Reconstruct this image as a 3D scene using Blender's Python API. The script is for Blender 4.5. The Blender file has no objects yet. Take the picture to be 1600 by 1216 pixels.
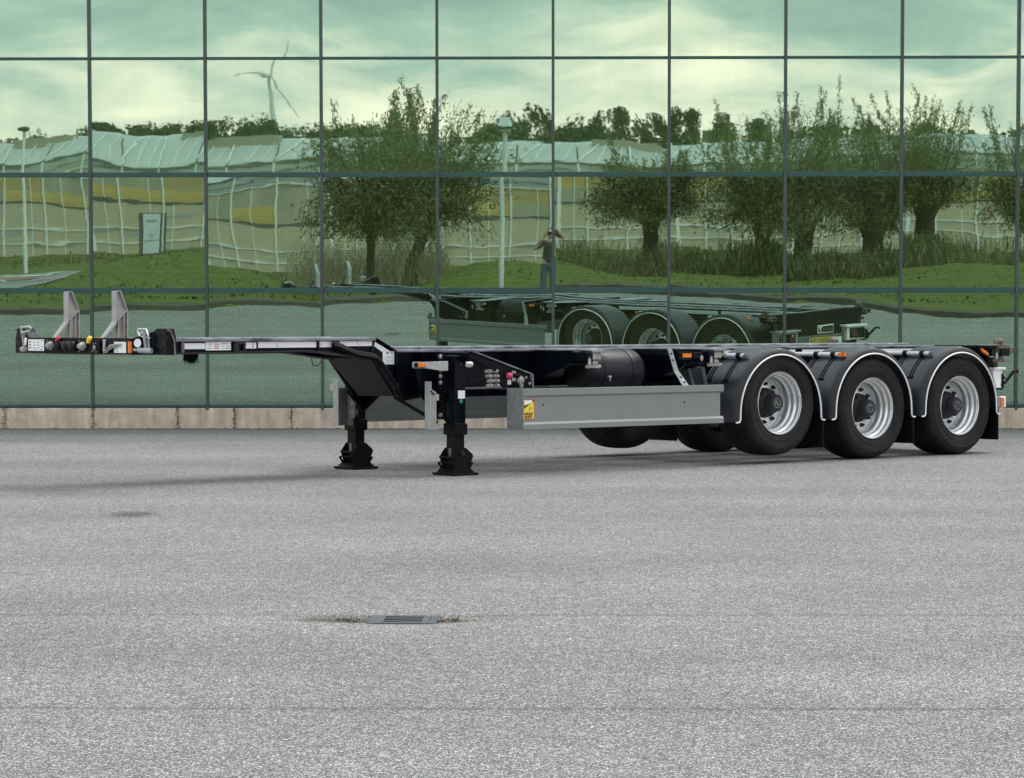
import bpy, bmesh, math, random
from math import sin, cos, pi, radians, sqrt, atan2
from mathutils import Vector, Matrix
import numpy as np

random.seed(7)
RNG = np.random.default_rng(11)
C = bpy.context.scene.collection
SC = bpy.context.scene

# ------------------------------------------------------------------ camera
EYE = 1.326
YAW, PITCH, ROLL = -0.01357, 0.02357, -0.0006
cam_d = bpy.data.cameras.new('camera')
cam_d.sensor_fit = 'HORIZONTAL'
cam_d.sensor_width = 36.0
cam_d.lens = 4385.95 / 1600.0 * 36.0
cam_d.clip_start = 0.05
cam_d.clip_end = 9000.0
cam = bpy.data.objects.new('camera', cam_d)
C.objects.link(cam)
_f = Vector((sin(YAW) * cos(PITCH), cos(YAW) * cos(PITCH), -sin(PITCH)))
_r = Vector((cos(YAW), -sin(YAW), 0.0))
_u = _r.cross(_f)
_r2 = _r * cos(ROLL) + _u * sin(ROLL)
_u2 = _u * cos(ROLL) - _r * sin(ROLL)
cam.matrix_world = Matrix(((_r2.x, _u2.x, -_f.x, 0.0), (_r2.y, _u2.y, -_f.y, 0.0),
                           (_r2.z, _u2.z, -_f.z, EYE), (0, 0, 0, 1)))
SC.camera = cam

# ------------------------------------------------------------------ world: overcast sky with bright cloud bank low down
SUN_EL, SUN_AZ = radians(58), radians(48)       # sun high, behind the glass building
w = bpy.data.worlds.new('World')
SC.world = w
w.use_nodes = True
nt = w.node_tree
for n in list(nt.nodes):
    nt.nodes.remove(n)
N = nt.nodes.new
def wl(a, b): nt.links.new(a, b)
out = N('ShaderNodeOutputWorld')
sky = N('ShaderNodeTexSky')
sky.sky_type = 'NISHITA'
sky.sun_disc = False
sky.sun_elevation = SUN_EL
sky.sun_rotation = SUN_AZ
bg1 = N('ShaderNodeBackground'); bg1.inputs['Strength'].default_value = 0.08
wl(sky.outputs[0], bg1.inputs['Color'])
tc = N('ShaderNodeTexCoord')
sep = N('ShaderNodeSeparateXYZ'); wl(tc.outputs['Generated'], sep.inputs[0])
mp = N('ShaderNodeMapping'); mp.inputs['Scale'].default_value = (13, 13, 46)
mp.inputs['Location'].default_value = (3.1, 0.0, 1.7)
wl(tc.outputs['Generated'], mp.inputs[0])
ns = N('ShaderNodeTexNoise'); ns.inputs['Scale'].default_value = 1.0; ns.inputs['Detail'].default_value = 7
ns.inputs['Roughness'].default_value = 0.55; ns.inputs['Distortion'].default_value = 0.15
wl(mp.outputs[0], ns.inputs['Vector'])
# elevation ramp for how much of the bright, warm bank shows
mr = N('ShaderNodeMapRange'); mr.inputs['From Min'].default_value = 0.014; mr.inputs['From Max'].default_value = 0.050
mr.inputs['To Min'].default_value = 0.10; mr.inputs['To Max'].default_value = -0.17
mr.interpolation_type = 'SMOOTHSTEP'
wl(sep.outputs['Z'], mr.inputs['Value'])
ad = N('ShaderNodeMath'); ad.operation = 'ADD'; wl(ns.outputs['Fac'], ad.inputs[0]); wl(mr.outputs[0], ad.inputs[1])
cr = N('ShaderNodeValToRGB')
els = cr.color_ramp.elements
els[0].position = 0.30; els[0].color = (0.68, 0.71, 0.755, 1)
els[1].position = 0.74; els[1].color = (2.38, 1.74, 1.56, 1)
e = els.new(0.44); e.color = (0.93, 0.95, 0.94, 1)
e = els.new(0.58); e.color = (1.60, 1.31, 1.20, 1)
wl(ad.outputs[0], cr.inputs[0])
# large soft cloud masses for the rest of the dome
ns2 = N('ShaderNodeTexNoise'); ns2.inputs['Scale'].default_value = 2.2; ns2.inputs['Detail'].default_value = 5
wl(tc.outputs['Generated'], ns2.inputs['Vector'])
cr2 = N('ShaderNodeValToRGB')
cr2.color_ramp.elements[0].position = 0.30; cr2.color_ramp.elements[0].color = (0.80, 0.87, 0.94, 1)
cr2.color_ramp.elements[1].position = 0.72; cr2.color_ramp.elements[1].color = (1.18, 1.21, 1.21, 1)
wl(ns2.outputs['Fac'], cr2.inputs[0])
mr2 = N('ShaderNodeMapRange'); mr2.inputs['From Min'].default_value = 0.05; mr2.inputs['From Max'].default_value = 0.30
mr2.interpolation_type = 'SMOOTHSTEP'
wl(sep.outputs['Z'], mr2.inputs['Value'])
mx = N('ShaderNodeMix'); mx.data_type = 'RGBA'
wl(mr2.outputs[0], mx.inputs[0]); wl(cr.outputs[0], mx.inputs[6]); wl(cr2.outputs[0], mx.inputs[7])
bg2 = N('ShaderNodeBackground'); bg2.inputs['Strength'].default_value = 0.92
wl(mx.outputs[2], bg2.inputs['Color'])
ms = N('ShaderNodeMixShader'); ms.inputs[0].default_value = 0.86
wl(bg1.outputs[0], ms.inputs[1]); wl(bg2.outputs[0], ms.inputs[2])
wl(ms.outputs[0], out.inputs['Surface'])

sun_d = bpy.data.lights.new('sun', 'SUN')
sun_d.energy = 2.0
sun_d.angle = radians(32)
sun_d.color = (1.0, 0.96, 0.9)
sun = bpy.data.objects.new('sun', sun_d)
C.objects.link(sun)
_d = Vector((sin(SUN_AZ) * cos(SUN_EL), cos(SUN_AZ) * cos(SUN_EL), sin(SUN_EL)))
sun.rotation_euler = (-_d).to_track_quat('-Z', 'Y').to_euler()

SC.view_settings.view_transform = 'Standard'
SC.view_settings.look = 'None'
SC.view_settings.exposure = 0.50
SC.view_settings.gamma = 1.0
SC.view_settings.use_curve_mapping = False
try:
    SC.cycles.max_bounces = 8
    SC.cycles.transparent_max_bounces = 12
except Exception:
    pass

# ------------------------------------------------------------------ helpers
class MB:
    """Collects simple solids and builds them as one mesh object."""
    def __init__(s):
        s.v, s.f, s.m, s.cur = [], [], [], 0
    def add(s, vs, fs):
        o = len(s.v)
        s.v += [tuple(p) for p in vs]
        s.f += [tuple(o + i for i in f) for f in fs]
        s.m += [s.cur] * len(fs)
        return s
    def box(s, x0, x1, y0, y1, z0, z1):
        return s.add([(x0, y0, z0), (x1, y0, z0), (x1, y1, z0), (x0, y1, z0), (x0, y0, z1), (x1, y0, z1), (x1, y1, z1), (x0, y1, z1)],
                     [(0, 3, 2, 1), (4, 5, 6, 7), (0, 1, 5, 4), (1, 2, 6, 5), (2, 3, 7, 6), (3, 0, 4, 7)])
    def prism(s, pts, axis, lo, hi):
        n = len(pts)
        def P(p, h):
            if axis == 'y': return (p[0], h, p[1])
            if axis == 'x': return (h, p[0], p[1])
            return (p[0], p[1], h)
        vs = [P(p, lo) for p in pts] + [P(p, hi) for p in pts]
        fs = [tuple(range(n)), tuple(range(2 * n - 1, n - 1, -1))]
        fs += [(i, i + n, (i + 1) % n + n, (i + 1) % n) for i in range(n)]
        return s.add(vs, fs)
    def hexa(s, p8):
        return s.add(p8, [(0, 3, 2, 1), (4, 5, 6, 7), (0, 1, 5, 4), (1, 2, 6, 5), (2, 3, 7, 6), (3, 0, 4, 7)])
    def tube(s, pts, r, n=8, r2=None, cap=True):
        pts = [Vector(p) for p in pts]
        k = len(pts); rings = []
        t = (pts[1] - pts[0]).normalized()
        a = t.orthogonal().normalized()
        for i, p in enumerate(pts):
            if i == 0: d = pts[1] - pts[0]
            elif i == k - 1: d = pts[-1] - pts[-2]
            else: d = (pts[i + 1] - p).normalized() + (p - pts[i - 1]).normalized()
            d = d.normalized() if d.length > 1e-9 else t
            a = (a - d * a.dot(d)).normalized()
            b = d.cross(a)
            rr = r if r2 is None else r + (r2 - r) * i / (k - 1)
            rings.append([p + a * (rr * cos(2 * pi * j / n)) + b * (rr * sin(2 * pi * j / n)) for j in range(n)])
        vs = [q for ring in rings for q in ring]
        fs = []
        for i in range(k - 1):
            for j in range(n):
                fs.append((i * n + j, i * n + (j + 1) % n, (i + 1) * n + (j + 1) % n, (i + 1) * n + j))
        if cap:
            fs.append(tuple(range(n - 1, -1, -1)))
            fs.append(tuple((k - 1) * n + j for j in range(n)))
        return s.add(vs, fs)
    def lathe(s, prof, o, axis='y', n=24, closed=False):
        """prof: list of (radius, height along axis)"""
        vs = []
        for r, h in prof:
            for j in range(n):
                a = 2 * pi * j / n
                p = (r * cos(a), h, r * sin(a)) if axis == 'y' else ((r * cos(a), r * sin(a), h) if axis == 'z' else (h, r * cos(a), r * sin(a)))
                vs.append((o[0] + p[0], o[1] + p[1], o[2] + p[2]))
        fs = []
        k = len(prof)
        for i in range(k - 1 if not closed else k):
            i2 = (i + 1) % k
            for j in range(n):
                fs.append((i * n + j, i * n + (j + 1) % n, i2 * n + (j + 1) % n, i2 * n + j))
        if not closed:
            if prof[0][0] > 1e-6: fs.append(tuple(range(n)))
            if prof[-1][0] > 1e-6: fs.append(tuple((k - 1) * n + j for j in range(n - 1, -1, -1)))
        return s.add(vs, fs)
    def ball(s, o, rx, ry, rz, n=10, m=6):
        return s.add(*_ball(o, rx, ry, rz, n, m))
    def build(s, name, mats, parent=None, smooth=None, bevel=0.0, loc=None, normals=True):
        me = bpy.data.meshes.new(name)
        me.from_pydata(s.v, [], s.f)
        if not isinstance(mats, (list, tuple)): mats = [mats]
        for m in mats: me.materials.append(m)
        if len(mats) > 1: me.polygons.foreach_set('material_index', s.m)
        if normals:
            bm = bmesh.new(); bm.from_mesh(me)
            bmesh.ops.remove_doubles(bm, verts=bm.verts, dist=1e-6)
            bmesh.ops.recalc_face_normals(bm, faces=bm.faces)
            bm.to_mesh(me); bm.free()
        if smooth is not None:
            me.polygons.foreach_set('use_smooth', [True] * len(me.polygons))
            me.set_sharp_from_angle(angle=radians(smooth))
        me.update()
        o = bpy.data.objects.new(name, me)
        C.objects.link(o)
        if parent: o.parent = parent
        if loc: o.location = loc
        if bevel:
            b = o.modifiers.new('bevel', 'BEVEL'); b.width = bevel; b.segments = 2; b.limit_method = 'ANGLE'; b.angle_limit = radians(40)
            b.harden_normals = False
        return o

def _ball(o, rx, ry, rz, n, m):
    vs = [(o[0], o[1], o[2] + rz)]
    for i in range(1, m):
        t = pi * i / m
        for j in range(n):
            a = 2 * pi * j / n
            vs.append((o[0] + rx * sin(t) * cos(a), o[1] + ry * sin(t) * sin(a), o[2] + rz * cos(t)))
    vs.append((o[0], o[1], o[2] - rz))
    fs = [(0, 1 + j, 1 + (j + 1) % n) for j in range(n)]
    for i in range(m - 2):
        for j in range(n):
            a = 1 + i * n
            fs.append((a + j, a + n + j, a + n + (j + 1) % n, a + (j + 1) % n))
    L = len(vs) - 1; a = 1 + (m - 2) * n
    fs += [(L, a + (j + 1) % n, a + j) for j in range(n)]
    return vs, fs

def thing(name, label, cat, loc=(0, 0, 0), rz=0.0, group=None):
    o = bpy.data.objects.new(name, None)
    o.empty_display_size = 0.3
    C.objects.link(o)
    o.location = loc; o.rotation_euler = (0, 0, rz)
    o['label'] = label; o['category'] = cat
    if group: o['group'] = group
    return o
def tag(o, label, cat, group=None):
    o['label'] = label; o['category'] = cat
    if group: o['group'] = group
    return o
def struct(o, kind='structure'):
    o['kind'] = kind
    return o
def copy_part(o, parent, mirror=False):
    c = o.copy(); C.objects.link(c); c.parent = parent
    return c

# ------------------------------------------------------------------ materials
def mat(name, col, rough=0.5, metal=0.0, var=0.12, vscale=6.0, bump=0.0, bscale=40.0, spec=0.5, col2=None, coat=0.0, stretch=(1, 1, 1)):
    m = bpy.data.materials.new(name); m.use_nodes = True
    t = m.node_tree; b = t.nodes['Principled BSDF']
    b.inputs['Roughness'].default_value = rough; b.inputs['Metallic'].default_value = metal
    b.inputs['Specular IOR Level'].default_value = spec
    if coat: b.inputs['Coat Weight'].default_value = coat
    tcn = t.nodes.new('ShaderNodeTexCoord')
    mpn = t.nodes.new('ShaderNodeMapping'); mpn.inputs['Scale'].default_value = stretch
    t.links.new(tcn.outputs['Object'], mpn.inputs[0])
    nz = t.nodes.new('ShaderNodeTexNoise'); nz.inputs['Scale'].default_value = vscale; nz.inputs['Detail'].default_value = 5
    t.links.new(mpn.outputs[0], nz.inputs['Vector'])
    rp = t.nodes.new('ShaderNodeValToRGB')
    rp.color_ramp.elements[0].position = 0.3; rp.color_ramp.elements[1].position = 0.7
    c2 = col2 or tuple(min(1, c * (1 + var)) for c in col)
    c1 = tuple(c * (1 - var) for c in col)
    rp.color_ramp.elements[0].color = (*c1, 1); rp.color_ramp.elements[1].color = (*c2, 1)
    t.links.new(nz.outputs['Fac'], rp.inputs[0]); t.links.new(rp.outputs[0], b.inputs['Base Color'])
    rr = t.nodes.new('ShaderNodeMapRange'); rr.inputs['To Min'].default_value = max(0, rough - 0.08); rr.inputs['To Max'].default_value = min(1, rough + 0.1)
    t.links.new(nz.outputs['Fac'], rr.inputs[0]); t.links.new(rr.outputs[0], b.inputs['Roughness'])
    if bump:
        n2 = t.nodes.new('ShaderNodeTexNoise'); n2.inputs['Scale'].default_value = bscale; n2.inputs['Detail'].default_value = 4
        t.links.new(mpn.outputs[0], n2.inputs['Vector'])
        bp = t.nodes.new('ShaderNodeBump'); bp.inputs['Strength'].default_value = bump; bp.inputs['Distance'].default_value = 0.01
        t.links.new(n2.outputs['Fac'], bp.inputs['Height']); t.links.new(bp.outputs[0], b.inputs['Normal'])
    return m

M = {}
M['chassis'] = mat('chassis_paint', (0.0032, 0.0042, 0.0095), 0.22, 0, 0.25, 9, 0.03, 60, spec=0.12)
M['chassis_top'] = mat('worn_skylit_chassis_paint', (0.05, 0.058, 0.075), 0.28, 0, 0.4, 5, 0.05, 60, col2=(0.30, 0.32, 0.35), stretch=(1, 4, 4))  # worn paint, made paler so the tops carry the sky's sheen
M['black'] = mat('black_plastic', (0.0055, 0.0055, 0.0068), 0.5, 0, 0.2, 12, spec=0.12)
M['dark_grey'] = mat('dark_grey_steel', (0.022, 0.023, 0.027), 0.45, 0, 0.2, 12, spec=0.2)
M['tank'] = mat('tank_paint', (0.011, 0.012, 0.016), 0.42, 0, 0.15, 5, spec=0.25)
M['fender'] = mat('mudguard_plastic', (0.019, 0.024, 0.039), 0.32, 0, 0.2, 6, 0.06, 120, spec=0.5, col2=(0.033, 0.038, 0.052))
M['fender_lip'] = mat('mudguard_lip_plastic', (0.029, 0.030, 0.032), 0.6, 0, 0.10, 4, 0.1, 200, spec=0.3)
M['rubber'] = mat('tyre_rubber', (0.0095, 0.0095, 0.0100), 0.7, 0, 0.3, 5, 0.15, 70, spec=0.25, col2=(0.021, 0.020, 0.0185))
M['rubber_letter'] = mat('tyre_letter_rubber', (0.034, 0.034, 0.035), 0.6, 0, 0.1, 7, spec=0.3)
M['flap'] = mat('flap_rubber', (0.0060, 0.0060, 0.0066), 0.55, 0, 0.2, 12, spec=0.25)
M['alu'] = mat('rim_aluminium', (0.80, 0.81, 0.82), 0.27, 0.60, 0.06, 8)
M['alu_dull'] = mat('dull_aluminium', (0.46, 0.47, 0.48), 0.42, 0.65, 0.14, 9)
M['barrel'] = mat('rim_barrel_grey', (0.30, 0.31, 0.33), 0.45, 0.3, 0.10, 6)
M['galv'] = mat('galvanised_steel', (0.38, 0.395, 0.385), 0.5, 0.2, 0.16, 14)
M['galv_dark'] = mat('weathered_galvanised_steel', (0.12, 0.125, 0.12), 0.55, 0.15, 0.25, 10)
M['guard'] = mat('anodised_side_guard', (0.218, 0.232, 0.229), 0.42, 0.12, 0.05, 5, stretch=(9, 8, 0.5))
M['guard_end'] = mat('side_guard_end_plate', (0.185, 0.20, 0.202), 0.5, 0.1, 0.2, 20)
M['upright'] = mat('bare_cast_steel', (0.44, 0.415, 0.39), 0.6, 0.15, 0.25, 12, 0.1, 60)
M['white'] = mat('white_print', (0.88, 0.885, 0.89), 0.4, 0, 0.02, 3)
M['piping'] = mat('white_piping', (0.90, 0.905, 0.90), 0.4, 0, 0.02, 3)
M['ink'] = mat('black_print', (0.02, 0.02, 0.022), 0.5)
M['ink_grey'] = mat('grey_print', (0.22, 0.23, 0.25), 0.5)
M['ink_red'] = mat('red_print', (0.45, 0.05, 0.04), 0.5)
M['ink_blue'] = mat('blue_print', (0.12, 0.38, 0.62), 0.5)
M['ink_green'] = mat('green_print', (0.42, 0.55, 0.14), 0.5)
M['amber'] = mat('amber_lens', (0.80, 0.20, 0.01), 0.25, 0, 0.08, 30)
M['red'] = mat('red_coupling', (0.55, 0.03, 0.06), 0.4)
M['pink'] = mat('red_valve_knob', (0.62, 0.06, 0.12), 0.4)
M['yellow'] = mat('yellow_coupling', (0.85, 0.60, 0.02), 0.4)
M['sticker_y'] = mat('yellow_sticker', (0.85, 0.66, 0.05), 0.4, 0, 0.03)
M['sticker_r'] = mat('red_sticker_edge', (0.60, 0.09, 0.04), 0.4, 0, 0.03)
M['rust'] = mat('rusty_casting', (0.11, 0.085, 0.07), 0.75, 0.1, 0.4, 25, 0.3, 80, col2=(0.24, 0.19, 0.15))
M['zinc'] = mat('zinc_casting', (0.36, 0.36, 0.34), 0.5, 0.3, 0.3, 30, 0.2, 90)
M['tube'] = mat('air_tube_grey', (0.55, 0.57, 0.59), 0.35, 0.2, 0.08, 12)
M['teal'] = mat('transom_teal', (0.026, 0.082, 0.071), 0.4, 0, 0.12, 3)
M['mullion'] = mat('mullion_grey', (0.060, 0.085, 0.080), 0.42, 0.1, 0.12, 3)
M['iron'] = mat('cast_iron', (0.060, 0.066, 0.078), 0.55, 0.35, 0.2, 30, 0.2, 120)
M['shadow'] = mat('drain_shade', (0.02, 0.02, 0.02), 0.8)  # dark colour standing in for shade down in the grate
M['lampgrey'] = mat('lamp_post_paint', (0.55, 0.58, 0.58), 0.45, 0, 0.08)
M['skin'] = mat('skin', (0.52, 0.33, 0.25), 0.55, 0, 0.06)
M['shirt'] = mat('brown_grey_cotton', (0.062, 0.052, 0.048), 0.85, 0, 0.15, 12, 0.3, 60)
M['jeans'] = mat('blue_denim', (0.075, 0.12, 0.175), 0.85, 0, 0.22, 9, 0.4, 90)
M['hair'] = mat('brown_hair', (0.045, 0.03, 0.02), 0.6)
M['shoe'] = mat('dark_shoe', (0.05, 0.045, 0.04), 0.6)

# ------------------------------------------------------------------ special materials
def glass_mat():
    m = bpy.data.materials.new('mirror_coated_green_glass'); m.use_nodes = True
    t = m.node_tree; t.nodes.clear(); n = t.nodes.new; l = t.links.new
    o = n('ShaderNodeOutputMaterial')
    tcn = n('ShaderNodeTexCoord')
    oi = n('ShaderNodeObjectInfo')
    off = n('ShaderNodeVectorMath'); off.operation = 'ADD'
    cmb = n('ShaderNodeCombineXYZ')
    mul = n('ShaderNodeMath'); mul.operation = 'MULTIPLY'; mul.inputs[1].default_value = 37.0
    l(oi.outputs['Random'], mul.inputs[0]); l(mul.outputs[0], cmb.inputs[0]); l(mul.outputs[0], cmb.inputs[2])
    l(tcn.outputs['Object'], off.inputs[0]); l(cmb.outputs[0], off.inputs[1])
    # rain streaks on the coating
    mp1 = n('ShaderNodeMapping'); mp1.inputs['Scale'].default_value = (13, 1, 0.6); l(off.outputs[0], mp1.inputs[0])
    n1 = n('ShaderNodeTexNoise'); n1.inputs['Scale'].default_value = 1.0; n1.inputs['Detail'].default_value = 4; l(mp1.outputs[0], n1.inputs['Vector'])
    r1 = n('ShaderNodeValToRGB')
    r1.color_ramp.elements[0].position = 0.28; r1.color_ramp.elements[0].color = (0.318, 0.466, 0.384, 1)
    r1.color_ramp.elements[1].position = 0.72; r1.color_ramp.elements[1].color = (0.334, 0.483, 0.398, 1)
    l(n1.outputs['Fac'], r1.inputs[0])
    # roller-wave relief of toughened glass
    mp2 = n('ShaderNodeMapping'); mp2.inputs['Scale'].default_value = (2.2, 1, 6.5); l(off.outputs[0], mp2.inputs[0])
    n2 = n('ShaderNodeTexNoise'); n2.inputs['Scale'].default_value = 1.0; n2.inputs['Detail'].default_value = 1.5; l(mp2.outputs[0], n2.inputs['Vector'])
    bp = n('ShaderNodeBump'); bp.inputs['Strength'].default_value = 1.0; bp.inputs['Distance'].default_value = 0.000075
    l(n2.outputs['Fac'], bp.inputs['Height'])
    g = n('ShaderNodeBsdfGlossy'); g.inputs['Roughness'].default_value = 0.009
    l(r1.outputs[0], g.inputs['Color']); l(bp.outputs[0], g.inputs['Normal'])
    tr = n('ShaderNodeBsdfTransparent'); tr.inputs['Color'].default_value = (0.36, 0.46, 0.36, 1)
    a = n('ShaderNodeAddShader'); l(g.outputs[0], a.inputs[0]); l(tr.outputs[0], a.inputs[1])
    l(a.outputs[0], o.inputs['Surface'])
    return m
M['glass'] = glass_mat()
def clear_mat():
    m = bpy.data.materials.new('glass_inner_face'); m.use_nodes = True
    t = m.node_tree; t.nodes.clear()
    o = t.nodes.new('ShaderNodeOutputMaterial'); tr = t.nodes.new('ShaderNodeBsdfTransparent')
    tr.inputs['Color'].default_value = (0.95, 0.98, 0.95, 1)
    t.links.new(tr.outputs[0], o.inputs['Surface'])
    return m
M['glass_in'] = clear_mat()
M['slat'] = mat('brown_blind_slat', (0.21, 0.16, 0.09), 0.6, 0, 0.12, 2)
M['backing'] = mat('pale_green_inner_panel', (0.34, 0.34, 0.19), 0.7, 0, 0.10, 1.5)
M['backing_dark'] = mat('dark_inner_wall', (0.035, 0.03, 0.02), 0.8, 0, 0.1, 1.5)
M['wallpanel'] = mat('green_grey_cladding', (0.16, 0.20, 0.19), 0.5, 0.2, 0.06, 2)
M['roofing'] = mat('roof_membrane', (0.12, 0.12, 0.12), 0.8, 0, 0.15, 2)

def concrete_mat():
    m = mat('stained_beige_concrete', (0.61, 0.51, 0.415), 0.85, 0, 0.10, 7, 0.35, 45, col2=(0.71, 0.605, 0.50))
    t = m.node_tree; n = t.nodes.new; l = t.links.new
    b = t.nodes['Principled BSDF']
    src = b.inputs['Base Color'].links[0].from_socket
    tcn = n('ShaderNodeTexCoord')
    vo = n('ShaderNodeTexNoise'); vo.inputs['Scale'].default_value = 90; vo.inputs['Detail'].default_value = 3; l(tcn.outputs['Object'], vo.inputs['Vector'])
    rp = n('ShaderNodeValToRGB'); rp.color_ramp.elements[0].position = 0.32; rp.color_ramp.elements[0].color = (0.45, 0.42, 0.38, 1)
    rp.color_ramp.elements[1].position = 0.46; rp.color_ramp.elements[1].color = (1, 1, 1, 1); l(vo.outputs['Fac'], rp.inputs[0])
    # pale runs down the face
    mp = n('ShaderNodeMapping'); mp.inputs['Scale'].default_value = (9, 1, 1.2); l(tcn.outputs['Object'], mp.inputs[0])
    n3 = n('ShaderNodeTexNoise'); n3.inputs['Scale'].default_value = 1; n3.inputs['Detail'].default_value = 4; l(mp.outputs[0], n3.inputs['Vector'])
    r3 = n('ShaderNodeValToRGB'); r3.color_ramp.elements[0].position = 0.30; r3.color_ramp.elements[0].color = (0.70, 0.68, 0.66, 1)
    r3.color_ramp.elements[1].position = 0.66; r3.color_ramp.elements[1].color = (1.12, 1.12, 1.12, 1); l(n3.outputs['Fac'], r3.inputs[0])
    # dark algae at joints: vertex attribute-free, uses generated X of each block
    sx = n('ShaderNodeSeparateXYZ'); l(tcn.outputs['Generated'], sx.inputs[0])
    ab = n('ShaderNodeMath'); ab.operation = 'SUBTRACT'; ab.inputs[1].default_value = 0.5; l(sx.outputs['X'], ab.inputs[0])
    ab2 = n('ShaderNodeMath'); ab2.operation = 'ABSOLUTE'; l(ab.outputs[0], ab2.inputs[0])
    n4 = n('ShaderNodeTexNoise'); n4.inputs['Scale'].default_value = 26; n4.inputs['Detail'].default_value = 5; l(tcn.outputs['Object'], n4.inputs['Vector'])
    m4 = n('ShaderNodeMath'); m4.operation = 'MULTIPLY_ADD'; m4.inputs[1].default_value = 0.26; l(n4.outputs['Fac'], m4.inputs[0]); l(ab2.outputs[0], m4.inputs[2])
    r4 = n('ShaderNodeValToRGB'); r4.color_ramp.elements[0].position = 0.585; r4.color_ramp.elements[0].color = (1, 1, 1, 1)
    r4.color_ramp.elements[1].position = 0.66; r4.color_ramp.elements[1].color = (0.26, 0.23, 0.18, 1); l(m4.outputs[0], r4.inputs[0])
    cur = src
    for s in (rp, r3, r4):
        mm = n('ShaderNodeMix'); mm.data_type = 'RGBA'; mm.blend_type = 'MULTIPLY'; mm.inputs[0].default_value = 1.0
        l(cur, mm.inputs[6]); l(s.outputs[0], mm.inputs[7]); cur = mm.outputs[2]
    l(cur, b.inputs['Base Color'])
    return m
M['concrete'] = concrete_mat()

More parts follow.
